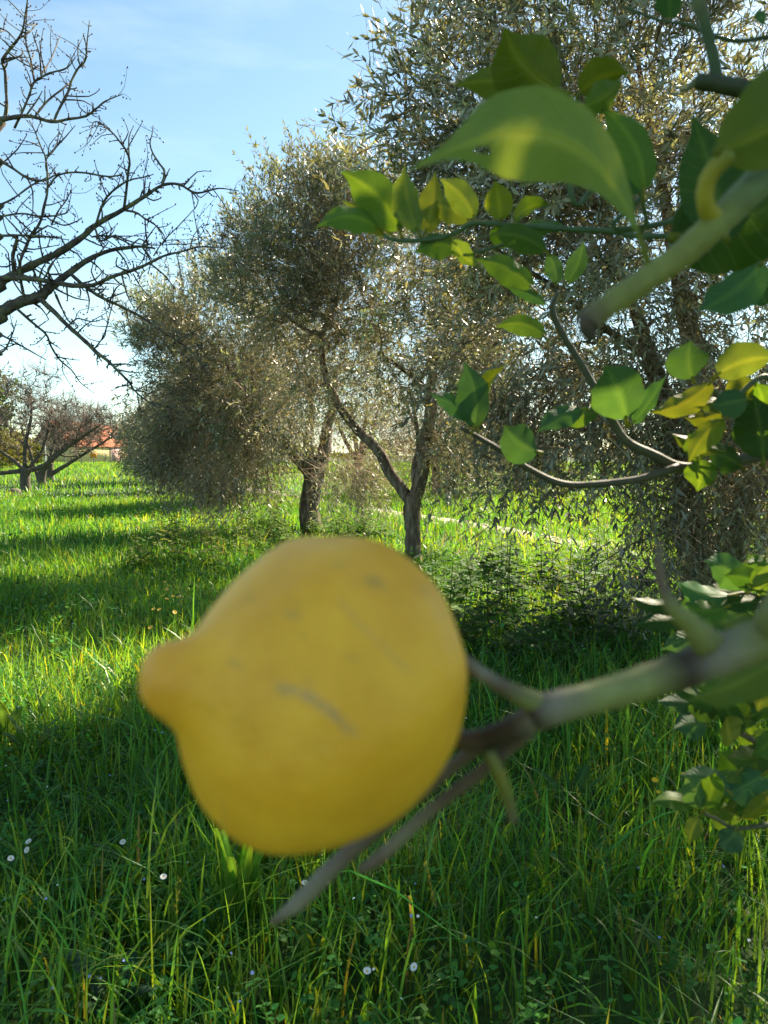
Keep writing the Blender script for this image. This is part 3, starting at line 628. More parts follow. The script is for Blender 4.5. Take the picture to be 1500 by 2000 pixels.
# ------------------------------------------------------------------ meadow
def wedge(n, y0, y1, margin=1.3, power=1.0):
    """random ground points in front of the camera"""
    u = rng.random(n); y = np.sqrt(y0 ** 2 + u * (y1 ** 2 - y0 ** 2)); x = rng.uniform(-1, 1, n) * (0.56 * y + margin)
    ok = np.abs(path_dist(x, y)) > 0.26 + rng.normal(0, .16, n)
    return x[ok], y[ok]
def patch(x, y, s, ph): return 0.5 + 0.5 * np.sin(x * s + 1.7 * np.sin(y * s * .8 + ph)) * np.sin(y * s * 1.15 + 1.3 * np.sin(x * s * .7 + ph * 2))
GR = (0.054, 0.210, 0.032)
def blades(mb, x, y, h, w, lean, col, seg):
    n = len(x); z = ground_z(x, y) - .01; az = rng.uniform(0, 2 * math.pi, n); ld = np.column_stack([np.cos(az), np.sin(az), np.zeros(n)])
    fa = az + math.pi / 2 + rng.normal(0, .7, n); sd = np.column_stack([np.cos(fa), np.sin(fa), np.zeros(n)])
    b = np.column_stack([x, y, z]); cols = []
    V = []
    for i in range(seg):
        t = i / seg; c = b + ld * (lean * t ** 2.2 * h)[:, None] + np.array((0, 0, 1.)) * (h * (t - .28 * np.minimum(lean, 1.6) * t ** 3))[:, None]
        ww = (w * (1 - .55 * t ** 2) * .5)[:, None]; V += [c - sd * ww, c + sd * ww]; cols += [col, col]
    t = 1.0; V.append(b + ld * (lean * h)[:, None] + np.array((0, 0, 1.)) * (h * (1 - .28 * np.minimum(lean, 1.6)))[:, None]); cols.append(col * 1.1)
    V = np.stack(V, 1); m_ = V.shape[1]; o = (np.arange(n) * m_)[:, None, None]
    q = np.array([(2 * i, 2 * i + 1, 2 * i + 3, 2 * i + 2) for i in range(seg - 1)]).reshape(-1, 4); t3 = np.array([[2 * seg - 2, 2 * seg - 1, 2 * seg]])
    mb.add(V.reshape(-1, 3), (q[None] + o).reshape(-1, 4) if len(q) else None, (t3[None] + o).reshape(-1, 3), np.stack(cols, 1).reshape(-1, 3))
def gcol(x, y, n):
    c = cv(GR, n, .22, .10); p_ = patch(x, y, .55, 1.0)[:, None]; c = c * (1 + (p_ - .5) * np.array((.7, .35, .3)))
    yl = rng.random(n) < .16; c[yl] *= (2.3, 1.35, 1.0); dry = rng.random(n) < .01; c[dry] = (.13, .17, .08); return c
m = MB()
x, y = wedge(34000, 1.15, 4.6); n = len(x); ps = patch(x, y, 1.7, .3)
ok = rng.random(n) < .35 + .65 * ps; x, y = x[ok], y[ok]; n = len(x); ps = patch(x, y, 1.7, .3)
blades(m, x, y, rng.gamma(6, .033, n) * (.6 + .75 * ps) + .05, rng.uniform(.0042, .0098, n) * np.where(rng.random(n) < .12, 1.6, 1.0), rng.gamma(2, .27, n), gcol(x, y, n), 5)
x, y = wedge(52000, 4.6, 11); n = len(x); ps = patch(x, y, .9, .3)
blades(m, x, y, rng.gamma(6, .03, n) * (.5 + .8 * ps) + .05, rng.uniform(.007, .013, n), rng.gamma(2, .25, n), gcol(x, y, n), 3)
x, y = wedge(72000, 11, 28, 2); n = len(x); ps = patch(x, y, .5, .3)
blades(m, x, y, rng.gamma(7, .026, n) * (.6 + .6 * ps) + .05, rng.uniform(.014, .028, n), rng.gamma(2, .22, n), gcol(x, y, n), 2)
x, y = wedge(70000, 28, 100, 4); n = len(x)
blades(m, x, y, rng.gamma(7, .03, n) + .05, rng.uniform(.04, .09, n), rng.gamma(2, .2, n), gcol(x, y, n), 1)
tag(m.build('grass', M['grass'], smooth=False), 'long green spring grass covering the whole meadow', 'grass', kind='stuff')

# low herbs between the blades: speedwell, chickweed, clover leaves
m = MB(); tw = MB()
for (n0, y0, y1, hmax, ls, npl) in ((7500, 1.2, 5, .27, .015, 12), (6000, 5, 12, .32, .028, 10), (2600, 12, 26, .3, .05, 7)):
    x, y = wedge(n0, y0, y1); ps = patch(x, y, 1.1, 4.0); ok = rng.random(len(x)) < ps ** 1.3; x, y = x[ok], y[ok]; n = len(x)
    b = np.column_stack([x, y, ground_z(x, y)]); d = nrm(np.column_stack([rng.normal(0, .35, (n, 2)), np.ones(n)])); H = hmax * rng.uniform(.35, 1.05, n)
    many_stems(tw, b, d, H, np.zeros((n, 3)), np.full(n, .0012 * (ls / .013) ** .6), cv((.07, .13, .03), n, .2, .05)); col = cv((.06, .18, .04), n, .25, .12)
    for k in range(npl):
        t = rng.uniform(.15, 1, n); p0 = b + d * (H * t)[:, None]; ld = nrm(rdir(n) * (1, 1, .35) + (0, 0, .25)); ln = ls * rng.uniform(.8, 2.1, n)
        many_leaves(m, p0, ld, nrm(rdir(n) * .5 + (0, 0, 1)), ln, ln * rng.uniform(.5, .85, n), col * np.exp(rng.normal(0, .15, (n, 1))), y0 < 5)
tag(m.build('ground_herbs', M['herb'], smooth=False), 'small-leaved green herbs tangled among the grass blades', 'herbs', kind='stuff')
tag(tw.build('herb_stems', M['herb']), 'thin green stems of the small herbs in the grass', 'herbs', kind='stuff')
# tiny blue and white flowers
m = MB(); x, y = wedge(1500, 1.6, 7); ok = rng.random(len(x)) < patch(x, y, 1.1, 4.0) ** 1.2 * np.where(x < .3, 1, .35); x, y = x[ok], y[ok]; n = len(x)
c = np.column_stack([x, y, ground_z(x, y) + rng.uniform(.14, .30, n)]); nm = nrm(np.column_stack([rng.normal(0, .4, n), rng.normal(-.3, .4, n), np.ones(n)]))
a = nrm(np.cross(nm, (.2, .9, .1))); b = np.cross(nm, a); r = rng.uniform(.003, .0055, n)[:, None]
V = np.stack([c + r * (math.cos(k * 1.0472) * a + math.sin(k * 1.0472) * b) for k in range(6)], 1)
white = rng.random(n) < .4; fc = np.where(white[:, None], (.8, .8, .82), (.35, .42, .85))
o = (np.arange(n) * 6)[:, None, None]; m.add(V.reshape(-1, 3), (np.array([[0, 1, 2, 3], [0, 3, 4, 5]])[None] + o).reshape(-1, 4), None, np.repeat(fc, 6, 0))
x, y = wedge(2600, 12, 34); ok = (rng.random(len(x)) < np.exp(-((y - 26) / 3) ** 2) * (x < -7)) | (rng.random(len(x)) < .06); x, y = x[ok], y[ok]; n = len(x)
c = np.column_stack([x, y, ground_z(x, y) + rng.uniform(.2, .34, n)]); r = rng.uniform(.012, .025, n)[:, None]
V = np.stack([c + r * np.array((math.cos(k * 1.5708), math.sin(k * 1.5708), .6 * math.sin(k * 1.5708))) for k in range(4)], 1)
m.add(V.reshape(-1, 3), (np.arange(n) * 4)[:, None] + np.arange(4)[None], None, np.repeat(cv((.75, .74, .66), n, .1, .05), 4, 0))
tag(m.build('tiny_flowers', M['petal'], smooth=False), 'tiny white and pale blue flowers sprinkled in the grass', 'flowers', kind='stuff')

# ------------------------------------------------------------------ single wild plants
def blade_leaf(mb, spine, wdir, wmax, col, prof=None, fold=.25, ns=6, wave=0.0, mid=None):
    """a leaf blade along a spine, wdir the width direction at each point"""
    n = len(spine); t = np.linspace(0, 1, n); w = (np.sin(math.pi * np.clip(t, 0, 1) ** .8) ** .75 if prof is None else prof(t)) * wmax / 2
    tang = nrm(np.gradient(spine, axis=0)); wd = nrm(wdir - tang * np.sum(wdir * tang, 1, keepdims=True)); nr_ = np.cross(tang, wd)
    s_ = np.linspace(-1, 1, ns + 1)
    wv = wave * np.sin(t * 17 + 1)[:, None] * (np.abs(s_)[None] ** 2)
    v = spine[:, None] + (w[:, None] * s_[None])[..., None] * wd[:, None] + (w[:, None] * (np.abs(s_)[None] * fold + wv))[..., None] * nr_[:, None]
    i = np.arange(n - 1)[:, None] * (ns + 1); j = np.arange(ns)[None]
    q = np.stack([i + j, i + j + 1, i + j + ns + 2, i + j + ns + 1], -1).reshape(-1, 4)
    c = np.broadcast_to(np.asarray(col, float), (n, ns + 1, 3)).copy()
    if mid is not None: c[:, ns // 2] = mid
    mb.add(v.reshape(-1, 3), q, None, c.reshape(-1, 3))
def quad_curve(a, c, b, n): t = np.linspace(0, 1, n)[:, None]; return a * (1 - t) ** 2 + c * 2 * t * (1 - t) + b * t * t
def gp(px, py, h=0.0):
    d = (CAMZ - h) * FPX / (py - HORIZ); p_ = P(px, py, d / 1.0); d2 = d
    for _ in range(4): q_ = P(px, py, d2); d2 *= (CAMZ - h) / max(CAMZ - q_[2], 1e-6)
    return P(px, py, d2)
def on_ground(p_): return np.array((p_[0], p_[1], float(ground_z(p_[0], p_[1]))))

def flower(px, py, h, r, col, ccol, npet, name, label, cat, group):
    f = gp(px, py, h); B = on_ground(f); root = empty(name, B); tag(root, label, cat, group)
    m = MB(); tube(m, [B, (B + f) / 2 + rng.normal(0, .015, 3), f], [.0016, .0014, .0012], 5, (.07, .14, .03)); part(m, 'stem', M['herb'], root)
    ax = nrm(np.array((rng.normal(0, .35), -.45 + rng.normal(0, .3), 1.))); a = nrm(np.cross(ax, (1, .2, .1))); b = np.cross(ax, a)
    m = MB()
    for k in range(npet):
        an = k / npet * 6.283; u = math.cos(an) * a + math.sin(an) * b; sp_ = quad_curve(f + u * r * .2, f + u * r * .65 + ax * r * .25, f + u * r + ax * r * .2, 5)
        blade_leaf(m, sp_, np.tile(np.cross(ax, u), (5, 1)), r * 7.2 / npet, col, lambda t: .45 + .55 * np.sin(math.pi * t ** .8), ns=2)
    part(m, 'petals', M['petal'], root)
    m = MB(); v = [f + ax * r * .22]; 
    for k in range(8): an = k / 8 * 6.283; v.append(f + (math.cos(an) * a + math.sin(an) * b) * r * .3 + ax * r * .05)
    m.add(v, None, [(0, k + 1, (k + 1) % 8 + 1) for k in range(8)], ccol); part(m, 'centre', M['petal'], root)
WH, YE, OR = (.82, .82, .80), (.80, .56, .02), (.75, .38, .03)
for (x_, y_) in ((56, 1644), (53, 1660), (21, 1677), (240, 1645), (319, 1713), (717, 1897), (809, 1889), (595, 1725), (636, 1723)):
    flower(x_, y_, .24, .0105, WH, YE, 11, 'daisy', 'small white daisy in the shaded front grass', 'daisy', 'white daisies in the front grass')
for (x_, y_, h_, r_) in ((1279, 1524, .33, .012), (1286, 1547, .3, .008), (1335, 1512, .3, .009)):
    flower(x_, y_, h_, r_, YE, OR, 12, 'yellow_flower', 'yellow daisy-like flower below the lemon branch', 'flower', 'yellow flowers below the lemon branch')
for (x_, y_) in ((326, 1151), (322, 1137), (338, 1165), (349, 1166), (318, 1164), (300, 1190), (311, 1191), (326, 1170), (341, 1196), (294, 1226)):
    flower(x_, y_, .36, .017, (.72, .50, .10), OR, 8, 'hawkweed', 'thin-stemmed orange yellow hawkweed flower left of the lemon', 'flower', 'hawkweed flowers left of the lemon')
for (x_, y_) in ((1043, 985), (1028, 992), (1455, 1098), (1347, 1110), (1490, 1112), (1240, 1128)):
    flower(x_, y_, .3, .03, (.78, .50, .02), OR, 8, 'marigold', 'yellow marigold in the sunlit grass near the large olive', 'flower', 'marigolds near the large olive')

def dock(px, py, n, hmin, hmax, w, label, col, spread=.5, name='dock_plant'):
    B = on_ground(gp(px, py, 0)); root = empty(name, B); tag(root, label, 'weed')
    for k in range(n):
        an = k * 2.4 + rng.uniform(-.4, .4); u = np.array((math.cos(an), math.sin(an), 0)); h = rng.uniform(hmin, hmax); sp_ = spread * rng.uniform(.3, 1)
        e = B + u * h * sp_ + (0, 0, h * (1 - .35 * sp_)); c_ = B + u * h * sp_ * .25 + (0, 0, h * .75); m = MB()
        s_ = quad_curve(B.copy(), c_, e, 11); wd = np.tile(np.cross(u, (0, 0, 1.)) + rng.normal(0, .4, 3), (11, 1))
        blade_leaf(m, s_, wd, w * rng.uniform(.7, 1.2), cv(col, 1, .15, .08)[0], lambda t: .1 + .9 * np.sin(math.pi * np.clip(t - .12, 0, 1) ** .9) ** .8 * (t > .12), .3, 4, .15, mid=np.array(col) * 1.5)
        part(m, 'leaf', M['herb'], root)
dock(468, 1880, 14, .30, .46, .05, 'dock plant with upright pale green leaves by the twig tip', (.11, .24, .03), .28)
dock(225, 2010, 6, .14, .24, .07, 'blue-green broad-leaved weed low in the front grass', (.045, .085, .05), .9)
dock(270, 1745, 5, .18, .28, .03, 'dock plant with two arched blades left of the lemon bottom', (.08, .15, .05), 1.3)
dock(60, 1500, 6, .2, .36, .05, 'broad-leaved dock at the meadow edge left of the lemon', (.05, .11, .03), .7)
dock(10, 1470, 5, .25, .4, .06, 'tall dock leaf catching light at the left edge', (.07, .14, .03), .5)
dock(1120, 1620, 7, .16, .28, .05, 'dark broad-leaved weed under the lemon stalk', (.04, .10, .03), .8)
def weed(px, py, H, label, col, group, name='tall_weed'):
    B = on_ground(gp(px, py, 0)); root = empty(name, B); tag(root, label, 'weed', group); tipp = B + (rng.normal(0, .06), rng.normal(0, .06), H)
    m = MB(); tube(m, [B, (B + tipp) / 2 + rng.normal(0, .02, 3), tipp], [.006, .0045, .002], 6, (.10, .13, .04)); part(m, 'stem', M['herb'], root)
    m = MB(); n = 26
    for k in range(n):
        t = .1 + .9 * k / n; p_ = B + (tipp - B) * t; an = k * 2.4; u = np.array((math.cos(an), math.sin(an), .35)); ln = (.24 * (1 - t) + .07) * rng.uniform(.8, 1.3)
        for q_ in range(7):      # lobed leaf: a rib with side lobes
            f = .2 + .8 * q_ / 6; sgn = -1 if q_ % 2 else 1; bp = p_ + u * ln * f * .8 - np.array((0, 0, .5 * ln * f * f)); dr = nrm(u * .7 + sgn * np.cross(u, (0, 0, 1.)) * (.8 if q_ < 6 else 0))
            many_leaves(m, bp[None], dr[None], np.array([[.1, .1, 1.]]), np.array([ln * .46]), np.array([ln * .26]), cv(col, 1, .2, .08), True)
    part(m, 'leaves', M['herb'], root, 'stuff', smooth=False)
for (px, py, H) in ((935, 1130, .55), (985, 1150, .75), (1060, 1160, .7), (920, 1180, .6), (1005, 1210, .8), (1110, 1170, .7), (960, 1260, .65), (900, 1290, .5), (1075, 1260, .6), (1150, 1240, .55), (1040, 1320, .55), (1190, 1300, .6)):
    weed(px, py, H, 'leafy dark weed in the patch between the lemon and the large olive', (.055, .115, .03), 'weed patch right of the lemon')
for (px, py, H) in ((310, 1100, .8), (355, 1110, .75), (420, 1120, .7), (280, 1120, .55), (470, 1090, .6), (395, 1085, .7), (330, 1075, .65)):
    weed(px, py, H, 'tall pale weed gone to seed in the grass above the lemon tip', (.11, .15, .045), 'tall weeds above the lemon tip')
for k in range(26):
    px, py = rng.uniform(430, 800), rng.uniform(1015, 1085)
    weed(px, py, rng.uniform(.35, .7), 'bright leafy weed growing round the olive trunk bases', (.10, .17, .045), 'weeds round the olive trunks')
for k in range(14):
    px, py = rng.uniform(840, 1250), rng.uniform(1090, 1230)
    weed(px, py, rng.uniform(.45, .8), 'leafy dark weed in the patch between the lemon and the large olive', (.075, .15, .04), 'weed patch right of the lemon')
def seed_grass(px, py, ptop, label):
    B = on_ground(gp(px, py, 0)); d = np.dot(B - CAM, FW); tp = P(ptop[0], ptop[1], d); root = empty('seeding_grass', B); tag(root, label, 'grass stalk', 'seeding grass stalks in front')
    m = MB(); tube(m, [B, (B + tp) / 2 + rng.normal(0, .01, 3), tp], [.0025, .002, .0012], 5, (.08, .17, .03)); part(m, 'stalk', M['grass'], root)
    m = MB(); k = 46; t = rng.uniform(.68, 1, k); p_ = B + (tp - B) * t[:, None]; ax = nrm(tp - B); many_leaves(m, p_, nrm(ax + rdir(k) * .45), rdir(k), rng.uniform(.012, .022, k), rng.uniform(.003, .005, k), cv((.12, .2, .05), k, .2, .08), True); part(m, 'seed_head', M['grass'], root, 'stuff')
    for k in range(5):
        an = rng.uniform(0, 6.28); u = np.array((math.cos(an), math.sin(an), 0)); h = rng.uniform(.2, .34); m = MB(); s_ = quad_curve(B.copy(), B + u * .04 + (0, 0, h), B + u * h * .8 + (0, 0, h * .75), 9)
        blade_leaf(m, s_, np.tile(np.cross(u, (0, 0, 1.)), (9, 1)), .010, cv((.07, .17, .02), 1, .15, .06)[0], lambda t: (1 - t ** 2) ** .6, .2, 2); part(m, 'blade', M['grass'], root)
for (a_, b_, c_, d_) in ((1155, 1850, 1128, 1545), (1225, 1960, 1208, 1770), (620, 1930, 600, 1740), (1330, 1980, 1405, 1690), (330, 1930, 350, 1720), (900, 1960, 830, 1690), (130, 1560, 40, 1185)):
    seed_grass(a_, b_, (c_, d_), 'grass tuft with a seeding stalk rising from the shaded front meadow')

# ------------------------------------------------------------------ lemon tree
lt = empty('lemon_tree', (1.75, 1.05, 0.0)); tag(lt, 'lemon tree with green twigs and glossy leaves reaching in beside the olive', 'lemon tree')
TT = np.array((1.7, 1.05, .7))
m = MB(); tube(m, [(1.76, 1.05, -.1), (1.74, 1.04, .3), TT, (1.66, 1.1, 1.2)], [.075, .06, .055, .045], 10, (.13, .12, .09), wob=.04); part(m, 'trunk', M['lemon_bark'], lt)
for e in ((1.15, 1.1, 2.55), (1.5, .7, 2.1), (1.9, 1.6, 2.3), (2.2, .8, 2.0), (1.6, .5, 1.6)):
    m = MB(); e = np.array(e); tube(m, [TT, (TT + e) / 2 + (.1, 0, .1), e], [.035, .025, .01], 7, (.11, .13, .06)); part(m, 'limb', M['lemon_bark'], lt)
LG = (0.075, 0.145, 0.022)
TONES = {'l': (.17, .23, .06), 'g': LG, 'd': (.035, .085, .016), 'y': (.16, .19, .02), 'b': (.05, .125, .055), 'p': (.12, .18, .045), 'm': (.11, .145, .018)}  # 'b' puts sky reflection into the leaf colour, 'y' the glow of backlit leaves
def lemon_leaf(br, bx, by, tx, ty, d, w, roll=0, arch=0.0, tone='g', dd=0.0, bulge=0.0, fold=.28, pet=.12, hole=None, skew=1.0):
    """pixel of petiole foot and tip, depth, blade width in px, roll about the rib, sideways arch in px"""
    B_ = P(bx, by, d); T_ = P(tx, ty, d + dd); sx, sy = tx - bx, ty - by; L_ = math.hypot(sx, sy)
    mx, my = (bx + tx) / 2 + arch * -sy / L_ * 2, (by + ty) / 2 + arch * sx / L_ * 2
    bulge = bulge + rng.normal(0, .03) * L_ / FPX * d * 3; C_ = P(mx, my, d + dd / 2 + bulge); n = 19; full = quad_curve(B_, C_, T_, 40); k0 = int(40 * pet)
    sp_ = full[k0:]; sp_ = sp_[np.linspace(0, len(sp_) - 1, n).astype(int)]
    tang = nrm(np.gradient(sp_, axis=0)); face = nrm(np.cross(tang, nrm(CAM - sp_))); depth_ = np.cross(tang, face)
    a = R(roll); wd = face * math.cos(a) + depth_ * math.sin(a); col = cv(TONES[tone], 1, .12, .05)[0]
    m = MB(); prof = lambda t: np.clip(np.sin(math.pi * t ** (.84 * skew)), 0, 1) ** (.8 * skew ** .6) * (1 - .5 * np.exp(-((t - .92) / .11) ** 2)) * (1 + .02 * np.sin(t * 45))
    blade_leaf(m, sp_, wd, w * .9 * d / FPX, col, prof, fold, 8, .11, mid=col * np.array((1.7, 1.45, 1.3)))
    tube(m, full[:k0 + 3][::2], np.linspace(.0013, .0008, len(full[:k0 + 3][::2])) * max(.6, w / 60 * d / .7), 6, (.20, .22, .03), sm=1)
    if hole: m.Q[0] = np.array([q_ for q_ in m.Q[0] if not (q_[0] // 9 == hole[0] and q_[0] % 9 == hole[1])])
    o = part(m, 'leaf', M['lemon_leaf'], br)
    uv = np.zeros((m.n, 3), np.float32); tt, ss = np.meshgrid(np.linspace(0, 1, n), np.linspace(-1, 1, 9), indexing='ij')
    uv[:n * 9] = np.column_stack([tt.ravel(), ss.ravel(), np.ones(n * 9)])
    o.data.attributes.new('leaf_uv', 'FLOAT_VECTOR', 'POINT').data.foreach_set('vector', uv.ravel())
    return o
def lemon_branch(path, d0, d1, col, join=None, sides=9, thorn=()):
    n = len(path); ds = np.linspace(d0, d1, n); pts = np.array([P(x, y, q_) for (x, y, w), q_ in zip(path, ds)]); rad = np.array([w * q_ / FPX / 2 for (x, y, w), q_ in zip(path, ds)])
    if join is not None: pts = np.vstack([join, (np.asarray(join) + pts[0]) / 2 + (0, 0, .03), pts]); rad = np.concatenate([[rad[0] * 1.8, rad[0] * 1.4], rad])
    m = MB(); tube(m, pts, rad, sides, col, sm=5, wob=.035); return part(m, 'branch', M['lemon_bark'], lt)
GREENB, BROWNB = (.10, .145, .045), (.085, .065, .045)

# branch carrying the lemon
def colored_branch(path, cols, join=None, name='branch', parent=None):
    pts = np.array([P(x, y, d) for (x, y, w, d) in path]); rad = np.array([w * d / FPX / 2 for (x, y, w, d) in path]); cols = list(map(np.array, cols))
    if join is not None:
        pts = np.vstack([join, (np.asarray(join) + pts[0]) / 2 + (0, 0, .02), pts]); rad = np.concatenate([[rad[0] * 1.6, rad[0] * 1.2], rad]); cols = [cols[0], cols[0]] + cols
    pp, rr = smooth_path(pts, rad, 6); cc = np.column_stack([smooth_path(pts, [c[k] for c in cols], 6)[1] for k in range(3)])
    m = MB(); tube(m, pp, rr, 14, sm=1, wob=.03)
    C_ = np.vstack([np.repeat(cc, 14, 0), cc[:1], cc[-1:]]); m.C[-1] = C_
    return part(m, name, M['lemon_bark'], parent or lt)
gA, gB, br_, dk, gy = (.19, .20, .06), (.24, .25, .085), (.14, .10, .07), (.06, .042, .03), (.24, .21, .15)
b0 = colored_branch([(1700, 1190, 92, .235), (1560, 1230, 88, .232), (1480, 1252, 82, .23), (1390, 1285, 78, .228), (1330, 1310, 74, .226), (1250, 1335, 66, .224), (1160, 1362, 62, .222), (1080, 1382, 66, .22), (1040, 1395, 66, .22)],
                    [gA, gA, gA, gy, dk, gB, gB, gy, dk], join=(.9, .6, 1.35))
colored_branch([(1060, 1380, 50, .22), (1020, 1362, 40, .218), (980, 1340, 30, .217), (940, 1316, 26, .217), (905, 1292, 30, .217), (893, 1285, 26, .217)], [gB, gA, br_, gy, br_, br_], name='twig', parent=b0)
colored_branch([(1060, 1392, 56, .22), (1010, 1420, 52, .223), (960, 1440, 46, .228), (915, 1448, 42, .232), (880, 1436, 40, .237)], [gy, dk, dk, br_, gA], name='fruit_stalk', parent=b0)
colored_branch([(1030, 1430, 30, .226), (985, 1470, 24, .23), (930, 1515, 24, .232), (870, 1560, 24, .234), (800, 1620, 24, .236), (745, 1672, 26, .237), (705, 1700, 18, .238)], [br_, br_, br_, br_, gy, br_, br_], name='twig', parent=b0)
colored_branch([(960, 1440, 28, .262), (880, 1500, 26, .266), (760, 1600, 28, .268), (680, 1668, 32, .268), (630, 1715, 34, .267), (580, 1765, 30, .266), (533, 1802, 14, .266)], [br_, br_, br_, br_, gy, gy, br_], name='twig', parent=b0)
colored_branch([(955, 1470, 24, .224), (975, 1510, 26, .224), (990, 1555, 26, .224), (1003, 1605, 16, .224)], [gA, (.2, .19, .03), (.16, .17, .03), br_], name='thorn', parent=b0)
colored_branch([(1385, 1260, 62, .222), (1350, 1222, 44, .221), (1315, 1188, 32, .22), (1296, 1150, 20, .22), (1287, 1100, 16, .22), (1288, 1062, 8, .22)], [gA, (.23, .24, .07), (.22, .23, .07), br_, br_, br_], name='thorn', parent=b0)
lemon_leaf(b0, 1560, 1255, 1330, 1370, .27, 120, 52, -16, 'm', .02, pet=.04)
lemon_leaf(b0, 1520, 1245, 1395, 1215, .245, 70, 30, 6, 'p', .01, pet=.04)

# upper near branch with the big blurred leaf
b1 = colored_branch([(1760, 60, 84, .33), (1600, 215, 74, .318), (1500, 335, 64, .31), (1440, 395, 58, .305), (1390, 445, 56, .302), (1330, 498, 52, .30), (1260, 548, 50, .298), (1200, 588, 48, .296), (1160, 618, 46, .295), (1148, 632, 50, .295)],
                    [(.13, .18, .06), (.13, .18, .06), (.13, .19, .07), (.15, .19, .06), (.20, .22, .05), (.21, .22, .05), (.22, .23, .06), (.22, .23, .06), (.16, .13, .06), (.07, .05, .035)], join=(1.2, .8, 2.0))
colored_branch([(1150, 628, 44, .295), (1150, 645, 36, .295), (1156, 662, 20, .295)], [(.09, .06, .04), (.06, .045, .035), (.05, .04, .03)], name='cut_end', parent=b1)
lemon_leaf(b1, 1270, 528, 796, 335, .298, 190, 8, 166, 'l', -.012, .006, fold=.22, pet=.06, hole=(14, 2), skew=1.65)
colored_branch([(1398, 432, 44, .302), (1380, 405, 34, .297), (1378, 365, 32, .293), (1395, 330, 34, .29), (1425, 300, 36, .287)], [(.3, .26, .03), (.36, .3, .03), (.36, .3, .03), (.3, .27, .03), (.18, .2, .04)], name='petiole', parent=b1)
lemon_leaf(b1, 1395, 300, 1720, 120, .287, 210, 25, 10, 'p', -.02, pet=.02)
lemon_leaf(b1, 1420, 470, 1350, 222, .42, 150, 10, 8, 'd', .03, pet=.02)
lemon_leaf(b1, 1310, 465, 1640, 340, .44, 240, 8, 12, 'd', .03, pet=.02)

# sharp leafy twig on the left of the cluster
b2 = lemon_branch([(1420, 475, 16), (1310, 462, 13), (1250, 462, 12), (1190, 452, 12), (1100, 447, 11), (1000, 440, 11), (925, 436, 10), (895, 452, 9), (850, 467, 9), (780, 470, 8), (750, 460, 8)], .62, .68, (.07, .12, .05), join=(1.15, .95, 1.9))
for a_ in ((788, 468, 664, 334, .68, 96, 15, 20, 'g', -.02), (775, 468, 668, 392, .70, 62, 25, 6, 'm', .02), (752, 458, 615, 446, .68, 70, 40, 30, 'g', -.03), (822, 466, 790, 322, .67, 78, 38, -8, 'p', -.02), (826, 466, 850, 335, .69, 62, 12, 6, 'm', .02),
           (930, 436, 858, 348, .66, 62, 18, 12, 'p', -.02), (976, 438, 966, 352, .65, 62, 8, 4, 'y', -.01), (905, 492, 808, 496, .67, 70, 35, 18, 'g', .0), (925, 440, 830, 400, .68, 60, 20, 12, 'm', .03), (1000, 440, 1076, 402, .64, 48, 40, -16, 'g', .02),
           (1075, 500, 955, 460, .63, 66, 28, 18, 'g', -.01), (880, 462, 935, 520, .66, 50, 40, 8, 'p', 0), (960, 440, 1010, 480, .67, 46, 10, 6, 'd', .02), (1115, 450, 1000, 452, .65, 50, 50, 12, 'g', .02)): lemon_leaf(b2, *a_)
b2b = lemon_branch([(1005, 470, 8), (960, 485, 7), (905, 498, 6)], .65, .66, (.08, .13, .05))

# top cluster
b3 = lemon_branch([(1280, 440, 12), (1255, 380, 11), (1190, 330, 11), (1130, 400, 10), (1110, 340, 10), (1120, 240, 10), (1130, 185, 9)], .55, .52, (.07, .12, .05), join=(1.1, .9, 1.95))
for a_ in ((1115, 185, 985, 50, .50, 150, 12, -26, 'm', -.02), (1100, 200, 884, 168, .52, 82, 20, 24, 'm', .01), (1125, 190, 1230, 142, .51, 84, 30, -14, 'm', -.01), (1130, 210, 1215, 155, .50, 70, 25, 10, 'p', 0), (1256, 395, 1165, 205, .50, 84, 25, 34, 'g', .01), (1256, 390, 1190, 310, .52, 56, 30, 10, 'b', .01),
           (1250, 400, 1195, 400, .53, 40, 50, 8, 'b', .0)): lemon_leaf(b3, *a_)
b3c = lemon_branch([(1250, 460, 9), (1262, 430, 8), (1255, 395, 7), (1254, 370, 6)], .55, .5, (.10, .16, .05))

# long twig going up through the middle, and the low one
b4 = lemon_branch([(1620, 870, 26), (1500, 888, 22), (1400, 908, 21), (1330, 912, 19), (1280, 890, 18), (1220, 858, 17), (1180, 790, 15), (1140, 720, 14), (1100, 655, 14), (1078, 605, 13), (1090, 570, 8)], .86, .80, (.085, .085, .055), join=(1.35, 1.2, 1.6))
for a_ in ((1050, 574, 925, 506, .80, 70, 35, 16, 'g', 0), (1075, 600, 985, 560, .82, 30, 30, 6, 'b', 0), (1072, 665, 966, 640, .80, 52, 25, 20, 'g', .02), (1087, 560, 1068, 490, .80, 42, 20, 6, 'b', 0), (1100, 560, 1140, 470, .81, 44, 15, 8, 'b', -.02), (1225, 832, 1180, 712, .80, 120, 15, 8, 'b', -.03),
           (1150, 745, 1240, 800, .84, 54, 35, 10, 'd', .02), (1178, 796, 1070, 800, .83, 52, 35, -14, 'g', .02), (1060, 885, 985, 830, .78, 88, 15, -10, 'b', -.02), (1150, 800, 1050, 845, .80, 56, 30, 12, 'b', -.02), (1228, 835, 1300, 735, .81, 56, 45, 4, 'b', .02)): lemon_leaf(b4, *a_)
b5 = lemon_branch([(1325, 912, 17), (1250, 935, 15), (1160, 946, 14), (1100, 945, 13), (1040, 920, 12), (975, 878, 11), (930, 852, 10), (900, 835, 9)], .83, .80, (.08, .07, .045))
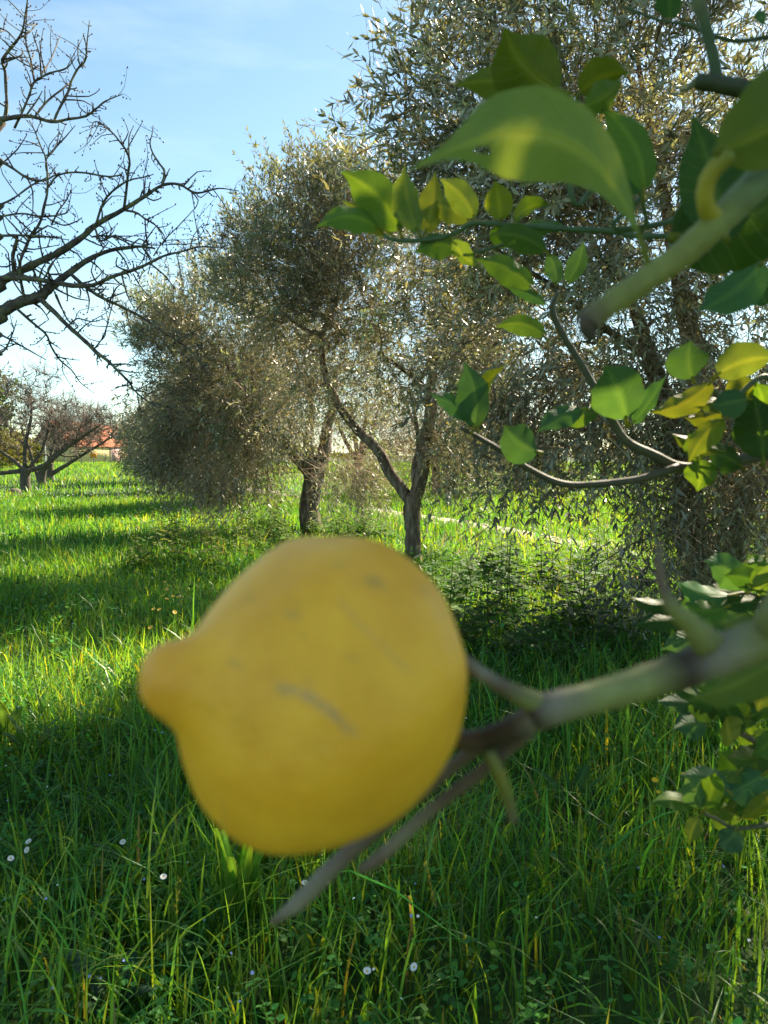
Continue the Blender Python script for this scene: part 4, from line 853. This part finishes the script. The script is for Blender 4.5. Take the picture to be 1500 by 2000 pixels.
for a_ in ((920, 850, 905, 705, .80, 82, 28, 16, 'b', -.02), (925, 830, 838, 768, .80, 44, 25, 10, 'b', -.02), (930, 838, 990, 712, .81, 60, 55, -20, 'm', 0), (935, 845, 955, 745, .80, 60, 30, -14, 'y', .01)): lemon_leaf(b5, *a_)
# right-hand cluster
b6 = lemon_branch([(1640, 800, 16), (1520, 745, 13), (1480, 740, 11), (1420, 790, 10), (1395, 760, 9)], .8, .78, (.09, .11, .05), join=(1.35, 1.2, 1.6))
for a_ in ((1356, 748, 1350, 664, .78, 90, 10, -8, 'b', -.02), (1400, 735, 1270, 806, .78, 62, 30, -14, 'y', 0), (1390, 740, 1520, 700, .77, 84, 25, -14, 'p', -.02), (1425, 812, 1345, 905, .78, 62, 30, 12, 'y', -.01), (1420, 800, 1335, 815, .8, 46, 35, -8, 'm', .02), (1480, 745, 1420, 790, .8, 66, 10, 8, 'm', .02),
           (1490, 910, 1470, 770, .8, 110, 15, 6, 'd', 0), (1495, 830, 1450, 740, .81, 90, 15, 6, 'd', .02), (1380, 790, 1290, 800, .8, 40, 20, 6, 'm', .03)): lemon_leaf(b6, *a_)
b7 = lemon_branch([(1640, 590, 16), (1500, 548, 12), (1440, 510, 9), (1390, 480, 8)], .66, .66, (.08, .10, .05), join=(1.35, 1.1, 1.75))
for a_ in ((1500, 498, 1362, 606, .62, 96, 25, -14, 'b', -.02), (1480, 490, 1390, 480, .64, 34, 40, 6, 'g', 0), (1500, 600, 1470, 560, .66, 50, 20, 4, 'b', 0)): lemon_leaf(b7, *a_)
# dark twigs in the top right corner
b8 = colored_branch([(1580, 200, 40, .5), (1490, 182, 36, .5), (1420, 168, 34, .5), (1370, 160, 30, .5), (1358, 158, 20, .5)], [(.05, .06, .03)] * 5, join=(1.1, .8, 2.05))
colored_branch([(1400, 168, 26, .5), (1395, 120, 22, .5), (1380, 60, 22, .5), (1365, 10, 24, .5), (1355, -40, 22, .5)], [(.05, .07, .03), (.055, .09, .03), (.055, .09, .03), (.12, .13, .05), (.1, .12, .05)], name='twig', parent=b8)
colored_branch([(1358, 160, 14, .5), (1345, 172, 12, .5), (1330, 180, 5, .5)], [(.12, .13, .05)] * 3, name='thorn', parent=b8)
b9 = lemon_branch([(1600, 55, 10), (1500, 72, 9), (1440, 80, 9), (1390, 68, 8), (1340, 48, 7), (1290, 40, 6), (1220, 14, 6)], .62, .62, (.07, .10, .045), join=(1.1, .9, 2.1))
for a_ in ((1306, 44, 1302, -40, .62, 56, 15, 4, 'd', 0), (1500, 30, 1475, 40, .62, 30, 20, 2, 'b', 0)): lemon_leaf(b9, *a_)
# cluster under the near branch on the right
b10 = lemon_branch([(1640, 1250, 14), (1520, 1190, 11), (1460, 1160, 9), (1400, 1170, 8), (1340, 1180, 7)], .82, .8, (.08, .10, .05), join=(1.35, 1.1, 1.3))
for a_ in ((1460, 1160, 1375, 1095, .8, 78, 25, 14, 'b', -.02), (1440, 1160, 1320, 1135, .8, 66, 35, -14, 'b', -.02), (1450, 1170, 1375, 1160, .82, 60, 35, 8, 'g', 0), (1370, 1215, 1345, 1150, .8, 84, 15, 8, 'd', 0), (1330, 1170, 1230, 1165, .82, 46, 45, -12, 'd', 0), (1360, 1225, 1235, 1225, .8, 56, 35, 14, 'd', 0), (1395, 1240, 1290, 1270, .82, 60, 25, 8, 'b', 0),
           (1500, 1180, 1400, 1190, .78, 52, 40, 10, 'd', 0), (1460, 1190, 1420, 1240, .82, 50, 20, 8, 'b', 0), (1500, 1085, 1465, 1130, .8, 60, 25, 6, 'g', 0), (1540, 1110, 1450, 1100, .8, 50, 30, 4, 'g', 0), (1530, 1170, 1480, 1140, .8, 60, 20, 4, 'd', 0)): lemon_leaf(b10, *a_)
b11 = lemon_branch([(1640, 1520, 15), (1500, 1460, 12), (1460, 1440, 11), (1430, 1420, 9), (1415, 1385, 8)], .76, .74, (.12, .10, .06), join=(1.35, 1.0, 1.1))
for a_ in ((1413, 1390, 1345, 1355, .74, 60, 25, -10, 'd', 0), (1412, 1395, 1300, 1340, .73, 50, 40, 10, 'd', 0), (1390, 1420, 1315, 1425, .74, 66, 20, 8, 'b', 0), (1400, 1390, 1280, 1370, .76, 46, 25, 6, 'b', 0), (1490, 1300, 1430, 1345, .55, 110, 20, 6, 'm', 0), (1520, 1300, 1480, 1390, .5, 90, 30, 6, 'm', 0), (1440, 1425, 1470, 1350, .74, 60, 20, 6, 'd', 0)): lemon_leaf(b11, *a_)
b12 = lemon_branch([(1640, 1640, 13), (1520, 1612, 10), (1440, 1618, 8), (1400, 1600, 7), (1368, 1585, 6)], .74, .73, (.10, .10, .05), join=(1.35, 1.0, 1.0))
for a_ in ((1370, 1588, 1335, 1515, .72, 60, 20, 8, 'b', -.02), (1372, 1588, 1395, 1505, .72, 56, 20, 6, 'g', -.02), (1362, 1582, 1268, 1570, .73, 46, 35, 16, 'g', 0), (1368, 1590, 1345, 1650, .73, 40, 20, 4, 'm', 0), (1450, 1500, 1360, 1520, .74, 64, 25, -18, 'g', 0), (1500, 1505, 1410, 1550, .73, 84, 15, -8, 'b', 0),
           (1440, 1600, 1510, 1535, .72, 46, 40, 14, 'y', 0), (1440, 1615, 1400, 1650, .72, 58, 20, -8, 'b', 0), (1520, 1455, 1415, 1480, .75, 66, 20, -12, 'g', 0), (1400, 1590, 1380, 1530, .75, 50, 20, 4, 'd', 0), (1530, 1500, 1470, 1480, .75, 60, 20, -4, 'g', 0)): lemon_leaf(b12, *a_)
for br_o, cx_, cy_, n_ in ((b10, 1470, 1150, 9), (b11, 1460, 1400, 10), (b12, 1450, 1560, 10), (b6, 1470, 800, 6), (b4, 1390, 880, 4), (b7, 1480, 540, 4)):
    for k in range(n_):
        bx_, by_ = cx_ + rng.uniform(-50, 70), cy_ + rng.uniform(-35, 45); a_ = rng.uniform(0, 6.283); l_ = rng.uniform(75, 120)
        lemon_leaf(br_o, bx_, by_, bx_ + l_ * math.cos(a_), by_ + l_ * .8 * math.sin(a_), rng.uniform(.72, .84), rng.uniform(48, 72), rng.uniform(5, 50), rng.uniform(-14, 14), 'ggmdbp'[k % 6], rng.uniform(-.03, .03))
# rest of the crown off view, with two clumps added to shade the lemon
k = 1500; p0 = np.array((1.95, .9, 1.7)) + nrm(rng.normal(size=(k, 3))) * rng.uniform(.3, 1, (k, 1)) ** .6 * np.array((1.0, 1.1, 1.0)); p0 = np.vstack([p0, np.array((.78, 1.08, 2.38)) + nrm(rng.normal(size=(420, 3))) * rng.uniform(.2, 1, (420, 1)) ** .6 * np.array((.5, .5, .3)), P(612, 1350, .21) + np.array(S) * 1.25 + rng.normal(0, .085, (150, 3))])
rel = p0 - CAM; dep = np.maximum(rel @ FW, .05); u_ = 750 + FPX * (rel @ RT) / dep; v_ = 1000 - FPX * (rel @ UP) / dep; mg = 0.12 / dep * FPX
p0 = p0[((u_ > 1500 + mg) | (v_ < -mg)) & (p0[:, 0] > .25)]; k = len(p0)
m = MB(); many_leaves(m, p0, nrm(rdir(k) + (0, 0, -.2)), nrm(rdir(k) * .6 + (0, 0, 1)), rng.uniform(.06, .11, k), rng.uniform(.03, .05, k), cv(LG, k, .2, .06), True); part(m, 'crown', M['lemon_leaf'], lt, 'stuff')

# ------------------------------------------------------------------ the lemon
m, t, out = new_mat('lemon_peel')
ca = attr(t); n1 = noise(t, 42, 6, .65); r1 = ramp(t, n1.outputs['Fac'], [(0.3, (.86, .80, .7)), (0.7, (1.08, 1.12, 1.25))]); cm = mul(t, ca.outputs['Color'], r1.outputs['Color'])
p = t.nodes.new('ShaderNodeBsdfPrincipled'); p.inputs['Roughness'].default_value = .46; p.inputs['Specular IOR Level'].default_value = .35
p.inputs['Subsurface Weight'].default_value = .12; p.inputs['Subsurface Radius'].default_value = (1, .5, .1); p.inputs['Subsurface Scale'].default_value = .004
t.links.new(cm.outputs['Color'], p.inputs['Base Color'])
vo = t.nodes.new('ShaderNodeTexVoronoi'); vo.inputs['Scale'].default_value = 650; cc = t.nodes.new('ShaderNodeTexCoord'); t.links.new(cc.outputs['Object'], vo.inputs['Vector'])
bp = t.nodes.new('ShaderNodeBump'); bp.inputs['Strength'].default_value = .35; bp.inputs['Distance'].default_value = .0008; t.links.new(vo.outputs['Distance'], bp.inputs['Height']); t.links.new(bp.outputs['Normal'], p.inputs['Normal'])
t.links.new(p.outputs['BSDF'], out.inputs['Surface']); M['peel'] = m
LD = .212; LC = P(594, 1340, LD); TILT = R(30)
ax = nrm((-.972 * RT + .235 * UP) * math.cos(TILT) - FW * math.sin(TILT)); e1 = nrm(np.cross(ax, UP)); e2 = np.cross(ax, e1)
prof = [(-.0440, 0), (-.0438, .007), (-.0418, .0160), (-.0352, .0272), (-.0235, .0368), (-.0080, .0421), (.0080, .0414), (.0188, .0350), (.0256, .0258), (.0298, .0178), (.0332, .0130), (.0368, .0104), (.0405, .0086), (.0436, .0056), (.0449, 0)]
pf, _ = smooth_path(np.array([(a_, b_, 0) for a_, b_ in prof]), np.zeros(len(prof)), 8); na = 140; an = np.arange(na) / na * 2 * math.pi
rr = np.maximum(pf[:, 1], 0)[:, None] * (1 + .012 * np.sin(3 * an + 1)[None] + .008 * np.sin(5 * an + pf[:, :1] * 90) + .006 * np.sin(9 * an + pf[:, :1] * 160) + .0022 * np.sin(23 * an + 300 * pf[:, :1]) * np.sin(420 * pf[:, :1] + 7 * an))
v = LC + pf[:, 0][:, None, None] * ax + rr[..., None] * (np.cos(an)[None, :, None] * e1 + np.sin(an)[None, :, None] * e2)
upf = (np.cos(an) * (e1 @ UP) + np.sin(an) * (e2 @ UP))[None]; bmp = np.exp(-((pf[:, :1] - .024) / .0095) ** 2)
rr = rr * (1 - .10 * bmp * np.clip(upf, 0, 1) - .0 * bmp)
v = LC + pf[:, 0][:, None, None] * ax + rr[..., None] * (np.cos(an)[None, :, None] * e1 + np.sin(an)[None, :, None] * e2)
v += (0.0022 * np.sin(pf[:, 0] * 60))[:, None, None] * e2
i = np.arange(len(pf) - 1)[:, None] * na; j = np.arange(na)[None]; j2 = (j + 1) % na
col = np.tile(np.array((0.97, 0.47, 0.03)), (v.shape[0] * na, 1)); vf = v.reshape(-1, 3)
tipm = np.clip((np.repeat(pf[:, 0], na) - .033) / .011, 0, 1)[:, None]; col = col * (1 - tipm * .55) + np.array((.86, .36, .05)) * tipm * .55
rel = vf - CAM; dep = rel @ FW; sxp = 750 + FPX * (rel @ RT) / dep; syp = 1000 - FPX * (rel @ UP) / dep; near = dep < LD + .004
def scar(x0, y0, x1, y1, w, c, k):
    global col
    u = np.array((x1 - x0, y1 - y0), float); L2 = u @ u; q_ = np.clip(((sxp - x0) * u[0] + (syp - y0) * u[1]) / L2, 0, 1)
    dd = np.hypot(sxp - x0 - q_ * u[0], syp - y0 - q_ * u[1]); f = (np.exp(-(dd / w) ** 2) * k * near)[:, None]; col = col * (1 - f) + np.array(c) * f
scar(545, 1340, 600, 1358, 7, (.40, .27, .17), .62); scar(600, 1358, 650, 1392, 9, (.40, .27, .17), .62); scar(650, 1392, 688, 1432, 7, (.40, .27, .17), .62)
scar(665, 1175, 720, 1240, 5, (.55, .34, .12), .35); scar(720, 1240, 800, 1310, 5, (.55, .34, .12), .3); scar(724, 1133, 740, 1137, 8, (.40, .27, .10), .7); scar(565, 1198, 580, 1203, 8, (.42, .28, .1), .5); scar(450, 1292, 466, 1300, 6, (.44, .30, .1), .4)
for _ in range(26): x_, y_ = rng.uniform(380, 860), rng.uniform(1090, 1620); scar(x_, y_, x_ + rng.uniform(-14, 14), y_ + rng.uniform(-10, 10), rng.uniform(3, 7), (.46, .31, .06), .3)
lemon = empty('lemon', LC); tag(lemon, 'ripe yellow lemon with a brown scratch hanging in the foreground', 'lemon')
mb = MB(); mb.add(vf, np.stack([i + j, i + j2, i + na + j2, i + na + j], -1).reshape(-1, 4), None, col); part(mb, 'peel', M['peel'], lemon)
mb = MB(); sc = LC - ax * .0455; tube(mb, [sc - ax * .004, sc - ax * .0015, sc + ax * .001], [.004, .0062, .0075], 10, (.12, .14, .04)); part(mb, 'calyx', M['lemon_bark'], lemon)
